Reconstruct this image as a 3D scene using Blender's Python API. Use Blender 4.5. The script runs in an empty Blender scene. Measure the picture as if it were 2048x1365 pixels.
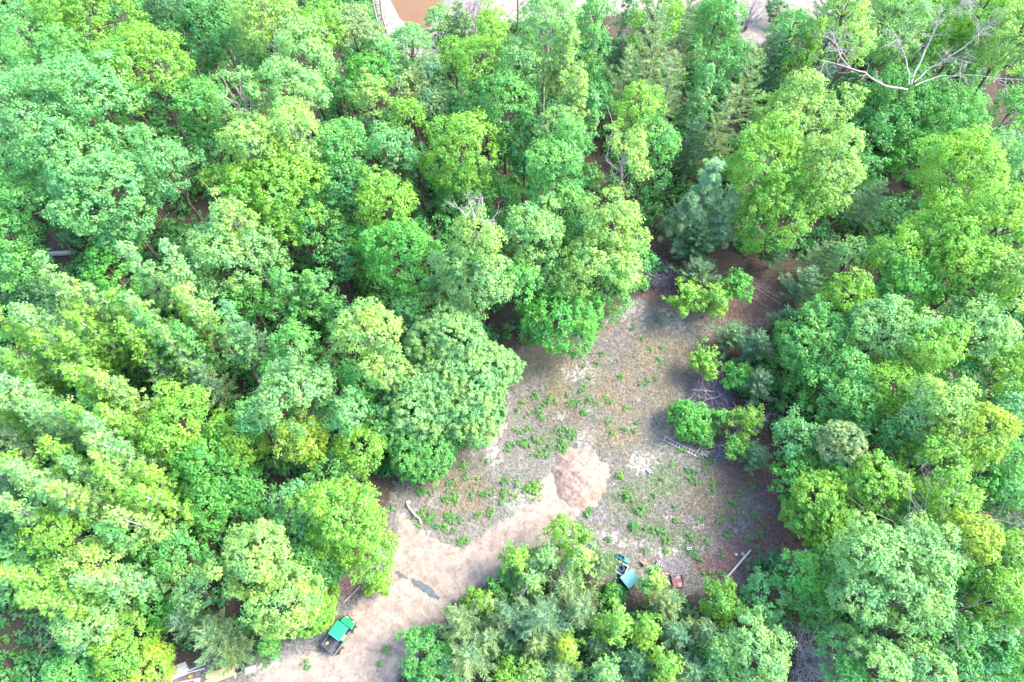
import bpy, bmesh, math, random
import numpy as np
from mathutils import Vector, Matrix

# ------------------------------------------------------------------ camera, sky, sun, exposure
scene = bpy.context.scene
C = scene.collection
FPX, CX, CY, CAM_H = 1365.33, 1024.0, 682.5, 60.0      # focal length and centre in photograph pixels
TILT = math.radians(28.4)
cam_data = bpy.data.cameras.new('camera')
cam_data.lens = 24.0; cam_data.sensor_width = 36.0
cam_data.clip_start = 0.5; cam_data.clip_end = 6000.0
cam = bpy.data.objects.new('camera', cam_data); C.objects.link(cam)
cam.location = (0, 0, CAM_H); cam.rotation_euler = (TILT, 0, 0)
scene.camera = cam

SUN_EL, SUN_AZ = math.radians(46), math.radians(78)     # azimuth clockwise from +Y
world = bpy.data.worlds.new('World'); scene.world = world; world.use_nodes = True
wn = world.node_tree.nodes; wl = world.node_tree.links; wn.clear()
sky = wn.new('ShaderNodeTexSky'); sky.sky_type = 'NISHITA'; sky.sun_disc = False
sky.sun_elevation = SUN_EL; sky.sun_rotation = SUN_AZ; sky.air_density = 1.0; sky.dust_density = 2.0; sky.ozone_density = 1.0
wb = wn.new('ShaderNodeBackground'); wb.inputs['Strength'].default_value = 0.15
wo = wn.new('ShaderNodeOutputWorld')
wl.new(sky.outputs[0], wb.inputs[0]); wl.new(wb.outputs[0], wo.inputs[0])
sd = bpy.data.lights.new('sun', 'SUN'); sd.energy = 1.5; sd.angle = math.radians(26.0); sd.color = (1.0, 0.91, 0.72)
sun = bpy.data.objects.new('sun', sd); C.objects.link(sun)
sdir = Vector((math.cos(SUN_EL)*math.sin(SUN_AZ), math.cos(SUN_EL)*math.cos(SUN_AZ), math.sin(SUN_EL)))
sun.rotation_euler = sdir.to_track_quat('Z', 'Y').to_euler(); sun.location = (60, 20, 80)
vs = scene.view_settings
vs.view_transform = 'Standard'; vs.look = 'None'; vs.gamma = 1.0; vs.use_curve_mapping = False
vs.exposure = 3.5
scene.cycles.use_denoising = True
scene.cycles.max_bounces = 8; scene.cycles.diffuse_bounces = 7; scene.cycles.transmission_bounces = 6

# ------------------------------------------------------------------ helpers
RNG = np.random.default_rng(7)
CT, ST = math.cos(TILT), math.sin(TILT)
def at(px, py, z=0.0):
    """the world point at height z that stands at a pixel of the photograph"""
    dx = (px-CX)/FPX; dy = -(py-CY)/FPX
    wy = dy*CT+ST; wz = dy*ST-CT
    t = (CAM_H-z)/(-wz)
    return np.array((dx*t, wy*t, z))
def mpp(px, py, z=0.0):
    """metres per photograph pixel there"""
    dy = -(py-CY)/FPX
    return (CAM_H-z)/(-(dy*ST-CT))/FPX
def gh(x, y):
    """height of the ground"""
    return 0.10*np.sin(x*0.21+1.3)*np.cos(y*0.17)+0.05*np.sin(x*0.63+y*0.41)-0.12
def gp(px, py, up=0.0):
    p = at(px, py, 0.0); p[2] = float(gh(p[0], p[1]))+up
    return p

def tag(o, label=None, cat=None, group=None, kind=None):
    if label: o['label'] = label
    if cat: o['category'] = cat
    if group: o['group'] = group
    if kind: o['kind'] = kind
    return o
def empty(name, loc, rz=0.0):
    o = bpy.data.objects.new(name, None); C.objects.link(o)
    o.location = tuple(float(v) for v in loc); o.rotation_euler = (0, 0, rz); o.empty_display_size = 0.3
    return o
def link(name, me, parent=None, mat=None):
    if mat is not None and not me.materials: me.materials.append(mat)
    o = bpy.data.objects.new(name, me); C.objects.link(o)
    if parent is not None: o.parent = parent
    return o
def np_mesh(name, V, F):
    """V (n,3), F (m,k) all faces alike"""
    me = bpy.data.meshes.new(name)
    V = np.ascontiguousarray(V, np.float32); F = np.ascontiguousarray(F, np.int32)
    m, k = F.shape
    me.vertices.add(len(V)); me.vertices.foreach_set('co', V.ravel())
    me.loops.add(m*k); me.loops.foreach_set('vertex_index', F.ravel())
    me.polygons.add(m); me.polygons.foreach_set('loop_start', np.arange(0, m*k, k, dtype=np.int32))
    me.update(calc_edges=True)
    return me
def set_attr(me, name, vals):
    a = me.attributes.new(name, 'FLOAT', 'POINT'); a.data.foreach_set('value', np.ascontiguousarray(vals, np.float32))
def unit(v):
    return v/np.maximum(np.linalg.norm(v, axis=-1, keepdims=True), 1e-9)

class MB:
    """collects simple solids and links them as ONE mesh object"""
    def __init__(s): s.bm = bmesh.new()
    def box(s, c, size, rot=None, bevel=0.0):
        g = bmesh.ops.create_cube(s.bm, size=1.0)['verts']
        M = Matrix.Translation(Vector([float(v) for v in c])) @ (rot.to_4x4() if rot is not None else Matrix.Identity(4)) @ Matrix.Diagonal((size[0], size[1], size[2], 1))
        bmesh.ops.transform(s.bm, matrix=M, verts=g)
        if bevel:
            es = list({e for v in g for e in v.link_edges})
            bmesh.ops.bevel(s.bm, geom=es, offset=bevel, segments=2, affect='EDGES', profile=0.5)
        return s
    def tube(s, pts, radii, n=6, cap=True):
        pts = [Vector([float(a) for a in p]) for p in pts]; rings = []
        for i, p in enumerate(pts):
            d = (pts[min(i+1, len(pts)-1)]-pts[max(i-1, 0)]).normalized()
            a = d.orthogonal().normalized() if i == 0 else (rings_a - d*rings_a.dot(d)).normalized()
            rings_a = a; b = d.cross(a); r = radii[i] if hasattr(radii, '__len__') else radii
            rings.append([s.bm.verts.new(p+(a*math.cos(t)+b*math.sin(t))*r) for t in [2*math.pi*k/n for k in range(n)]])
        for r0, r1 in zip(rings, rings[1:]):
            for k in range(n): s.bm.faces.new((r0[k], r0[(k+1) % n], r1[(k+1) % n], r1[k]))
        if cap:
            s.bm.faces.new(rings[0][::-1]); s.bm.faces.new(rings[-1])
        return s
    def lathe(s, prof, c, axis, n=16):
        axis = Vector(axis).normalized(); a = axis.orthogonal().normalized(); b = axis.cross(a); c = Vector([float(v) for v in c]); rings = []
        for r, h in prof:
            rings.append([s.bm.verts.new(c+axis*h+(a*math.cos(t)+b*math.sin(t))*max(r, 1e-4)) for t in [2*math.pi*k/n for k in range(n)]])
        for r0, r1 in zip(rings, rings[1:]):
            for k in range(n): s.bm.faces.new((r0[k], r0[(k+1) % n], r1[(k+1) % n], r1[k]))
        s.bm.faces.new(rings[0][::-1]); s.bm.faces.new(rings[-1])
        return s
    def prism(s, outline, z0, z1):
        lo = [s.bm.verts.new((x, y, z0)) for x, y in outline]; hi = [s.bm.verts.new((x, y, z1)) for x, y in outline]
        n = len(outline); s.bm.faces.new(lo[::-1]); s.bm.faces.new(hi)
        for i in range(n): s.bm.faces.new((lo[i], lo[(i+1) % n], hi[(i+1) % n], hi[i]))
        return s
    def build(s, name, mat, parent=None, smooth=False):
        me = bpy.data.meshes.new(name); bmesh.ops.recalc_face_normals(s.bm, faces=s.bm.faces); s.bm.to_mesh(me); s.bm.free()
        if smooth: me.polygons.foreach_set('use_smooth', [True]*len(me.polygons))
        return link(name, me, parent, mat)

def tubes_mesh(name, segs, n=4):
    """many tapered sticks as one mesh: segs = list of (p0, p1, r0, r1)"""
    A = np.array([q[0] for q in segs], float); B = np.array([q[1] for q in segs], float)
    ra = np.array([q[2] for q in segs]); rb = np.array([q[3] for q in segs])
    d = unit(B-A); ref = np.where(np.abs(d[:, 2:3]) > 0.9, np.array([[1., 0, 0]]), np.array([[0, 0, 1.]]))
    u = unit(np.cross(d, ref)); w = np.cross(d, u)
    t = np.arange(n)*2*math.pi/n
    ring = u[:, None, :]*np.cos(t)[None, :, None]+w[:, None, :]*np.sin(t)[None, :, None]
    V = np.concatenate((A[:, None]+ring*ra[:, None, None], B[:, None]+ring*rb[:, None, None]), 1).reshape(-1, 3)
    k = np.arange(n); f = np.stack((k, (k+1) % n, n+(k+1) % n, n+k), 1)
    F = (np.arange(len(segs))[:, None, None]*2*n+f[None]).reshape(-1, 4)
    return np_mesh(name, V, F)

# ------------------------------------------------------------------ materials
def new_mat(name):
    m = bpy.data.materials.new(name); m.use_nodes = True; nt = m.node_tree; nt.nodes.clear()
    return m, nt.nodes, nt.links
def plain(name, col, rough=0.7, var=0.25, scale=6.0, metal=0.0, bump=0.1, dirt=None, dirt_amt=0.5, spec=0.3):
    m, N, L = new_mat(name)
    out = N.new('ShaderNodeOutputMaterial'); b = N.new('ShaderNodeBsdfPrincipled'); L.new(b.outputs[0], out.inputs[0])
    tc = N.new('ShaderNodeTexCoord'); no = N.new('ShaderNodeTexNoise'); no.inputs['Scale'].default_value = scale; no.inputs['Detail'].default_value = 6
    L.new(tc.outputs['Object'], no.inputs['Vector'])
    cr = N.new('ShaderNodeValToRGB'); L.new(no.outputs[0], cr.inputs[0])
    cr.color_ramp.elements[0].position = 0.3; cr.color_ramp.elements[1].position = 0.7
    cr.color_ramp.elements[0].color = (*[c*(1-var) for c in col], 1); cr.color_ramp.elements[1].color = (*[min(1, c*(1+var)) for c in col], 1)
    src = cr.outputs[0]
    if dirt:
        n2 = N.new('ShaderNodeTexNoise'); n2.inputs['Scale'].default_value = scale*0.4; n2.inputs['Detail'].default_value = 8
        L.new(tc.outputs['Object'], n2.inputs['Vector'])
        r2 = N.new('ShaderNodeMapRange'); r2.inputs[1].default_value = 0.5; r2.inputs[2].default_value = 0.68; r2.inputs[4].default_value = dirt_amt
        L.new(n2.outputs[0], r2.inputs[0])
        mx = N.new('ShaderNodeMix'); mx.data_type = 'RGBA'; L.new(r2.outputs[0], mx.inputs[0]); L.new(src, mx.inputs[6]); mx.inputs[7].default_value = (*dirt, 1)
        src = mx.outputs[2]
    L.new(src, b.inputs['Base Color']); b.inputs['Roughness'].default_value = rough; b.inputs['Metallic'].default_value = metal
    b.inputs['Specular IOR Level'].default_value = spec
    if bump:
        bp = N.new('ShaderNodeBump'); bp.inputs['Strength'].default_value = bump; bp.inputs['Distance'].default_value = 0.02
        L.new(no.outputs[0], bp.inputs['Height']); L.new(bp.outputs[0], b.inputs['Normal'])
    return m
def leaf_mat(name, trans=0.5, tip=(1.38, 1.2, 1.0), lo=0.72):
    """leaf colour = the plant's own colour (object colour) varied leaf by leaf through the attribute tone"""
    m, N, L = new_mat(name)
    out = N.new('ShaderNodeOutputMaterial'); oi = N.new('ShaderNodeObjectInfo'); a = N.new('ShaderNodeAttribute'); a.attribute_name = 'tone'
    mul = N.new('ShaderNodeMix'); mul.data_type = 'RGBA'; mul.blend_type = 'MULTIPLY'; mul.inputs[0].default_value = 1.0
    mx = N.new('ShaderNodeMix'); mx.data_type = 'RGBA'; L.new(a.outputs['Fac'], mx.inputs[0])
    mx.inputs[6].default_value = (lo, lo*1.04, lo*1.05, 1); mx.inputs[7].default_value = (*tip, 1)
    geo = N.new('ShaderNodeNewGeometry'); nz = N.new('ShaderNodeTexNoise'); nz.inputs['Scale'].default_value = 0.55; nz.inputs['Detail'].default_value = 4; L.new(geo.outputs['Position'], nz.inputs['Vector'])
    hr = N.new('ShaderNodeValToRGB'); hr.color_ramp.elements[0].position = 0.32; hr.color_ramp.elements[1].position = 0.68; L.new(nz.outputs[0], hr.inputs[0])
    hr.color_ramp.elements[0].color = (0.80, 0.95, 1.12, 1); hr.color_ramp.elements[1].color = (1.28, 1.06, 0.86, 1)
    hm = N.new('ShaderNodeMix'); hm.data_type = 'RGBA'; hm.blend_type = 'MULTIPLY'; hm.inputs[0].default_value = 1.0; L.new(oi.outputs['Color'], hm.inputs[6]); L.new(hr.outputs[0], hm.inputs[7])
    L.new(hm.outputs[2], mul.inputs[6]); L.new(mx.outputs[2], mul.inputs[7])
    d = N.new('ShaderNodeBsdfDiffuse'); t = N.new('ShaderNodeBsdfTranslucent'); g = N.new('ShaderNodeBsdfGlossy'); g.inputs['Roughness'].default_value = 0.45
    g.inputs['Color'].default_value = (0.9, 0.95, 1.0, 1)
    L.new(mul.outputs[2], d.inputs[0])
    tm = N.new('ShaderNodeMix'); tm.data_type = 'RGBA'; tm.blend_type = 'MULTIPLY'; tm.inputs[0].default_value = 1.0; tm.inputs[7].default_value = (1.25, 1.2, 0.7, 1)
    L.new(mul.outputs[2], tm.inputs[6]); L.new(tm.outputs[2], t.inputs[0])
    s1 = N.new('ShaderNodeMixShader'); s1.inputs[0].default_value = trans; L.new(d.outputs[0], s1.inputs[1]); L.new(t.outputs[0], s1.inputs[2])
    s2 = N.new('ShaderNodeMixShader'); s2.inputs[0].default_value = 0.012; L.new(s1.outputs[0], s2.inputs[1]); L.new(g.outputs[0], s2.inputs[2])
    L.new(s2.outputs[0], out.inputs[0])
    return m
M = {}
M['leaf'] = leaf_mat('leaf'); M['needle'] = leaf_mat('needle', 0.5, (1.35, 1.25, 1.15), 0.6)
M['dry_grass'] = leaf_mat('dry_grass', 0.3, (1.3, 1.25, 1.15), 0.6)
M['bark'] = plain('bark', (0.085, 0.062, 0.05), 0.9, 0.4, 9, bump=0.5)
M['pale_bark'] = plain('pale_bark', (0.2, 0.18, 0.165), 0.9, 0.3, 9, bump=0.4)
M['dead_wood'] = plain('dead_wood', (0.20, 0.18, 0.165), 0.85, 0.25, 7, bump=0.4)
M['twig'] = plain('twig', (0.12, 0.105, 0.13), 0.9, 0.3, 7)
M['pale_twig'] = plain('pale_twig', (0.2, 0.18, 0.2), 0.9, 0.3, 7)
M['rung'] = plain('aluminium', (0.33, 0.325, 0.335), 0.4, 0.1, 8, metal=0.2)
M['concrete'] = plain('concrete', (0.3, 0.3, 0.3), 0.95, 0.2, 14, bump=0.4)
M['green_paint'] = plain('green_paint', (0.004, 0.13, 0.055), 0.35, 0.08, 5, spec=0.5)
M['roof_green'] = plain('roof_green', (0.002, 0.2, 0.075), 0.5, 0.05, 5, spec=0.4)
M['black_plastic'] = plain('black_plastic', (0.016, 0.017, 0.022), 0.55, 0.2, 8)
M['bed_plastic'] = plain('bed_plastic', (0.02, 0.023, 0.034), 0.6, 0.25, 4, dirt=(0.2, 0.18, 0.16), dirt_amt=0.35)
M['rubber'] = plain('rubber', (0.03, 0.03, 0.032), 0.85, 0.2, 20, bump=0.5)
M['yellow_paint'] = plain('yellow_paint', (0.75, 0.55, 0.06), 0.4, 0.1, 6)
M['seat_vinyl'] = plain('seat_vinyl', (0.22, 0.155, 0.09), 0.6, 0.1, 8)
M['floor_grey'] = plain('floor_grey', (0.075, 0.07, 0.075), 0.8, 0.2, 8)
M['chrome'] = plain('chrome', (0.6, 0.6, 0.62), 0.3, 0.1, 8, metal=0.8)
M['lamp_glass'] = plain('lamp_glass', (0.75, 0.75, 0.72), 0.15, 0.05, 8)
M['teal'] = plain('teal_metal', (0.085, 0.235, 0.21), 0.6, 0.15, 5, dirt=(0.06, 0.22, 0.16), dirt_amt=0.7)
M['teal_plastic'] = plain('teal_plastic', (0.02, 0.15, 0.165), 0.5, 0.15, 6, dirt=(0.05, 0.15, 0.14), dirt_amt=0.5)
M['dark_box'] = plain('dark_box', (0.045, 0.04, 0.045), 0.8, 0.3, 6)
M['white_plastic'] = plain('white_plastic', (0.42, 0.42, 0.41), 0.5, 0.1, 5, dirt=(0.35, 0.33, 0.30), dirt_amt=0.5)
M['blue_hose'] = plain('blue_hose', (0.012, 0.085, 0.23), 0.45, 0.1, 10)
M['maroon'] = plain('maroon', (0.085, 0.036, 0.037), 0.65, 0.3, 6, dirt=(0.30, 0.18, 0.17), dirt_amt=0.7)
M['red_brick'] = plain('faded_red', (0.36, 0.16, 0.15), 0.8, 0.3, 8)
M['orange'] = plain('orange_plastic', (0.65, 0.17, 0.03), 0.5, 0.15, 6)
M['salmon'] = plain('salmon_clay', (0.3, 0.14, 0.09), 0.75, 0.2, 6)
M['blue_grey'] = plain('blue_grey', (0.15, 0.18, 0.25), 0.6, 0.2, 6)
M['fabric_strip'] = plain('fabric_strip', (0.038, 0.052, 0.062), 0.9, 0.3, 9, dirt=(0.075, 0.07, 0.068), dirt_amt=0.6)
M['lumber'] = plain('new_lumber', (0.27, 0.215, 0.11), 0.8, 0.12, 5)
M['white_board'] = plain('white_board', (0.25, 0.24, 0.225), 0.75, 0.08, 5)
M['old_plank'] = plain('weathered_plank', (0.17, 0.145, 0.14), 0.9, 0.3, 8)
M['paver'] = plain('pale_paver', (0.27, 0.25, 0.23), 0.9, 0.12, 10)
M['stone'] = plain('pale_stone', (0.32, 0.3, 0.285), 0.9, 0.2, 6)

# ------------------------------------------------------------------ ground regions (outlines on the ground)
def wpoly(pts): return np.array([at(x, y)[:2] for x, y in pts])
def inside(P, poly):
    x, y = P[:, 0], P[:, 1]; r = np.zeros(len(P), bool); n = len(poly); j = n-1
    for i in range(n):
        xi, yi = poly[i]; xj, yj = poly[j]
        c = ((yi > y) != (yj > y)) & (x < (xj-xi)*(y-yi)/(yj-yi+1e-12)+xi)
        r ^= c; j = i
    return r
def sdist(P, poly):
    """signed distance, positive inside"""
    d = np.full(len(P), 1e9); n = len(poly)
    for i in range(n):
        a = poly[i]; b = poly[(i+1) % n]; ab = b-a
        t = np.clip(((P-a)@ab)/(ab@ab), 0, 1); q = a+t[:, None]*ab
        d = np.minimum(d, np.hypot(*(P-q).T))
    return np.where(inside(P, poly), d, -d)
def soft(P, poly, w): return np.clip(0.5+sdist(P, poly)/(2*w), 0, 1)
def blob(P, px, py, rx, ry):
    c = at(px, py)[:2]; k = mpp(px, py); ky = abs(at(px, py+10)[1]-at(px, py-10)[1])/20
    d = np.sqrt(((P[:, 0]-c[0])/(rx*k))**2+((P[:, 1]-c[1])/(ry*ky))**2)
    return np.clip(1.5-d, 0, 1)
CLEARING = wpoly([(1285, 585), (1340, 570), (1420, 600), (1510, 560), (1560, 590), (1570, 640), (1450, 680), (1440, 760), (1470, 830), (1510, 900),
                  (1560, 950), (1590, 1080), (1620, 1120), (1500, 1165), (1380, 1190), (1240, 1190), (1100, 1110), (990, 1160), (900, 1215), (870, 1280),
                  (790, 1375), (300, 1385), (310, 1345), (480, 1320), (650, 1250), (680, 1160), (760, 1090), (780, 990), (810, 940), (960, 890), (1015, 800), (1030, 700), (1180, 655)])
TRACK = wpoly([(480, 1400), (520, 1345), (590, 1310), (660, 1300), (705, 1220), (735, 1175), (765, 1135), (795, 1100), (797, 1010), (828, 1050), (880, 1085), (920, 1095),
               (960, 1072), (1000, 1040), (1055, 1010), (1085, 960), (1105, 930), (1160, 905), (1210, 945), (1200, 1005), (1150, 1040), (1105, 1075), (1055, 1115), (1000, 1150),
               (950, 1180), (905, 1205), (885, 1245), (855, 1285), (805, 1335), (770, 1400)])
FARBANK = wpoly([(730, -60), (770, 60), (790, 120), (870, 120), (900, 75), (1060, 40), (1200, 30), (1460, 5), (1490, 110), (1560, 60), (1700, 20), (1760, -60)])
POND = wpoly([(762, -70), (775, -10), (800, 28), (822, 50), (860, 50), (880, 20), (892, -20), (890, -70)])

def axis(a0, a1, step, far):
    mid = np.arange(a0, a1+1e-6, step); out = []
    d, v = step, a1
    while v < far: d *= 1.35; v += d; out.append(v)
    lo = []; d, v = step, a0
    while v > -far: d *= 1.35; v -= d; lo.append(v)
    return np.concatenate((lo[::-1], mid, out))
xs = axis(-60, 60, 0.45, 2500); ys = axis(-4, 100, 0.45, 2500)
GX, GY = np.meshgrid(xs, ys); P2 = np.stack((GX.ravel(), GY.ravel()), 1)
Z = gh(P2[:, 0], P2[:, 1])
pond_d = np.clip(sdist(P2, POND)/1.2, -1, 1); Z = Z-np.where(pond_d > -1, 0.5*(pond_d+1), 0)*0.6
V = np.column_stack((P2, Z)); nx, ny = len(xs), len(ys)
i = np.arange(nx-1); j = np.arange(ny-1); J, I = np.meshgrid(j, i, indexing='ij'); b0 = (J*nx+I).ravel()
me = np_mesh('ground', V, np.stack((b0, b0+1, b0+nx+1, b0+nx), 1)); me.polygons.foreach_set('use_smooth', [True]*len(me.polygons))
clear_m = soft(P2, CLEARING, 1.6)
track_m = soft(P2, TRACK, 0.7); bank_m = soft(P2, FARBANK, 1.5)
sand = np.maximum.reduce([blob(P2, *b) for b in ((985, 900, 20, 42), (1172, 880, 26, 34), (1285, 925, 36, 28), (1262, 625, 38, 50), (1350, 640, 36, 26), (1150, 742, 55, 22),
        (1215, 1072, 30, 12), (1262, 1086, 40, 12), (1330, 1104, 40, 14), (1400, 1050, 30, 8), (1345, 1035, 20, 8), (1040, 1000, 40, 26), (1120, 830, 16, 14), (35, 1275, 45, 30), (560, 1340, 60, 30), (2005, 225, 22, 26),
        (1000, 850, 20, 30), (1245, 600, 16, 22))])
dry = np.maximum.reduce([blob(P2, *b) for b in ((1330, 740, 75, 90), (1240, 790, 60, 80), (1120, 800, 60, 50), (1230, 870, 60, 40), (930, 990, 60, 50), (1100, 720, 60, 50), (1420, 1000, 50, 40), (880, 960, 60, 40), (1150, 950, 10, 10))])
green = np.maximum.reduce([blob(P2, *b) for b in ((1330, 960, 60, 50), (1270, 1000, 60, 50), (1150, 790, 60, 40), (1370, 1080, 60, 34), (1100, 880, 50, 30), (1300, 1060, 60, 30), (880, 930, 80, 30), (1090, 760, 60, 50), (1420, 900, 30, 40), (60, 1240, 60, 30), (1440, 1000, 60, 60))])
litter = np.maximum.reduce([blob(P2, *b) for b in ((1500, 610, 70, 34), (1560, 560, 80, 50), (1540, 960, 50, 60), (1560, 1060, 60, 50), (1460, 960, 40, 40), (1500, 1110, 70, 40), (700, 1165, 30, 34), (1460, 700, 40, 50), (1420, 850, 50, 60), (1320, 570, 50, 40), (1440, 1130, 60, 26))])
grey = np.maximum.reduce([blob(P2, *b) for b in ((1062, 772, 32, 28), (1190, 1030, 40, 20), (1350, 1130, 50, 22), (1440, 1090, 40, 16), (1400, 795, 50, 40), (780, 1330, 30, 34), (590, 1310, 40, 16), (1230, 680, 40, 30), (640, 1350, 24, 20), (700, 1240, 20, 20))])  # grey soil, plus painted shade beside the vehicle and along the track edges
for nme, val in (('clearing', clear_m), ('track', track_m), ('bank', bank_m), ('sand', sand), ('dry', dry), ('green', green), ('litter', litter), ('greysoil_shade', grey)): set_attr(me, nme, val)

def ground_mat():
    m, N, L = new_mat('ground')
    out = N.new('ShaderNodeOutputMaterial'); b = N.new('ShaderNodeBsdfPrincipled'); b.inputs['Roughness'].default_value = 1.0; b.inputs['Specular IOR Level'].default_value = 0.1
    L.new(b.outputs[0], out.inputs[0]); geo = N.new('ShaderNodeNewGeometry')
    def noise(scale, detail=8, rough=0.6, dist=0.0):
        n = N.new('ShaderNodeTexNoise'); n.inputs['Scale'].default_value = scale; n.inputs['Detail'].default_value = detail; n.inputs['Roughness'].default_value = rough; n.inputs['Distortion'].default_value = dist
        L.new(geo.outputs['Position'], n.inputs['Vector']); return n.outputs[0]
    def ramp(src, cols):
        r = N.new('ShaderNodeValToRGB'); e = r.color_ramp.elements
        while len(e) < len(cols): e.new(0.5)
        for q, (p, c) in zip(e, cols): q.position = p; q.color = (*c, 1)
        L.new(src, r.inputs[0]); return r.outputs[0]
    def math_(op, a, c):
        n = N.new('ShaderNodeMath'); n.operation = op
        for k, v in enumerate((a, c)):
            if isinstance(v, (int, float)): n.inputs[k].default_value = v
            else: L.new(v, n.inputs[k])
        return n.outputs[0]
    def mask(name, nz, amp=1.0, lo=0.38, hi=0.62):
        a = N.new('ShaderNodeAttribute'); a.attribute_name = name
        s = math_('ADD', a.outputs['Fac'], math_('MULTIPLY', math_('SUBTRACT', nz, 0.5), amp))
        r = N.new('ShaderNodeMapRange'); r.interpolation_type = 'SMOOTHSTEP'; r.inputs[1].default_value = lo; r.inputs[2].default_value = hi
        L.new(s, r.inputs[0]); return r.outputs[0]
    def mix(f, a, c):
        n = N.new('ShaderNodeMix'); n.data_type = 'RGBA'; L.new(f, n.inputs[0]); L.new(a, n.inputs[6]); L.new(c, n.inputs[7]); return n.outputs[2]
    n_fine = noise(9, 10, 0.75); n_mid = noise(1.3, 10, 0.68, 0.3); n_big = noise(0.35, 8, 0.6); n_fine2 = noise(22, 6, 0.7); n_mid2 = noise(2.7, 10, 0.7, 0.4)
    forest = ramp(n_fine, ((0.30, (0.0146, 0.0128, 0.0104)), (0.5, (0.0390, 0.0312, 0.0247)), (0.68, (0.0852, 0.0688, 0.0568))))
    soil = ramp(n_fine, ((0.32, (0.0336, 0.0334, 0.0286)), (0.5, (0.0773, 0.0766, 0.0680)), (0.68, (0.1512, 0.1497, 0.1387))))
    dryc = ramp(n_fine2, ((0.32, (0.0440, 0.0399, 0.0292)), (0.5, (0.0999, 0.0889, 0.0673)), (0.68, (0.1735, 0.1593, 0.1267))))
    greenc = ramp(n_fine, ((0.30, (0.0198, 0.0420, 0.0153)), (0.52, (0.0522, 0.0819, 0.0378)), (0.70, (0.1035, 0.1313, 0.0765))))
    litc = ramp(n_fine, ((0.30, (0.0298, 0.0194, 0.0197)), (0.5, (0.0794, 0.0504, 0.0478)), (0.68, (0.1738, 0.1182, 0.1121))))
    greyc = ramp(n_fine2, ((0.32, (0.0491, 0.0444, 0.0482)), (0.5, (0.0926, 0.0841, 0.0888)), (0.68, (0.1559, 0.1436, 0.1493))))
    sandc = ramp(n_mid2, ((0.35, (0.1017, 0.0938, 0.0850)), (0.5, (0.1603, 0.1525, 0.1391)), (0.65, (0.2111, 0.2033, 0.1893))))
    n_tr = math_('ADD', math_('MULTIPLY', n_mid, 0.45), math_('ADD', math_('MULTIPLY', n_mid2, 0.3), math_('MULTIPLY', n_fine, 0.25)))
    trackc = ramp(n_tr, ((0.34, (0.0485, 0.0384, 0.0323)), (0.43, (0.1086, 0.0864, 0.0722)), (0.52, (0.1552, 0.1286, 0.1111)), (0.63, (0.2085, 0.1824, 0.1634))))
    c = soil
    pale_m = N.new('ShaderNodeMapRange'); pale_m.inputs[1].default_value = 0.52; pale_m.inputs[2].default_value = 0.66; pale_m.inputs[4].default_value = 0.75; L.new(n_mid, pale_m.inputs[0]); c = mix(pale_m.outputs[0], c, greyc)
    n_p = noise(0.8, 11, 0.72, 0.6); pm2 = N.new('ShaderNodeMapRange'); pm2.inputs[1].default_value = 0.54; pm2.inputs[2].default_value = 0.68; pm2.inputs[4].default_value = 0.8
    L.new(n_p, pm2.inputs[0])
    c = mix(mask('green', n_mid2, 2.6, 0.55, 1.25), c, greenc)
    c = mix(mask('dry', n_mid, 2.0, 0.35, 1.0), c, dryc)
    c = mix(mask('greysoil_shade', n_mid, 1.8, 0.45, 1.0), c, greyc)
    c = mix(pm2.outputs[0], c, sandc)
    c = mix(mask('litter', n_mid2, 1.4, 0.35, 0.8), c, litc)
    c = mix(mask('sand', n_mid2, 2.6, 0.5, 1.15), c, sandc)
    n_cl = noise(4.2, 4, 0.75); mot = ramp(n_cl, ((0.36, (0.62, 0.62, 0.64)), (0.52, (1.0, 1.0, 1.0)), (0.66, (1.42, 1.38, 1.32))))
    mm = N.new('ShaderNodeMix'); mm.data_type = 'RGBA'; mm.blend_type = 'MULTIPLY'; mm.inputs[0].default_value = 1.0; L.new(c, mm.inputs[6]); L.new(mot, mm.inputs[7]); c = mm.outputs[2]
    c = mix(mask('clearing', n_mid, 0.9), forest, c)
    c = mix(mask('track', n_tr, 2.2, 0.40, 0.70), c, trackc)
    bankc = ramp(n_tr, ((0.30, (0.050, 0.042, 0.036)), (0.46, (0.105, 0.092, 0.082)), (0.60, (0.165, 0.150, 0.140))))
    c = mix(mask('bank', n_mid, 1.2), c, bankc)
    L.new(c, b.inputs['Base Color'])
    bp = N.new('ShaderNodeBump'); bp.inputs['Strength'].default_value = 0.6; bp.inputs['Distance'].default_value = 0.12
    L.new(math_('ADD', math_('MULTIPLY', n_fine, 0.5), n_mid2), bp.inputs['Height']); L.new(bp.outputs[0], b.inputs['Normal'])
    return m
ground = link('ground', me, None, ground_mat()); tag(ground, kind='structure')

m, N, L = new_mat('muddy_water')
out = N.new('ShaderNodeOutputMaterial'); b = N.new('ShaderNodeBsdfPrincipled'); L.new(b.outputs[0], out.inputs[0])
no = N.new('ShaderNodeTexNoise'); no.inputs['Scale'].default_value = 0.5; geo = N.new('ShaderNodeNewGeometry'); L.new(geo.outputs['Position'], no.inputs['Vector'])
cr = N.new('ShaderNodeValToRGB'); cr.color_ramp.elements[0].color = (0.080, 0.043, 0.019, 1); cr.color_ramp.elements[1].color = (0.098, 0.055, 0.027, 1)
L.new(no.outputs[0], cr.inputs[0]); L.new(cr.outputs[0], b.inputs['Base Color']); b.inputs['Roughness'].default_value = 0.25; b.inputs['Specular IOR Level'].default_value = 0.15
n2 = N.new('ShaderNodeTexNoise'); n2.inputs['Scale'].default_value = 3; L.new(geo.outputs['Position'], n2.inputs['Vector'])
bp = N.new('ShaderNodeBump'); bp.inputs['Strength'].default_value = 0.08; L.new(n2.outputs[0], bp.inputs['Height']); L.new(bp.outputs[0], b.inputs['Normal'])
M['water'] = m
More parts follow.
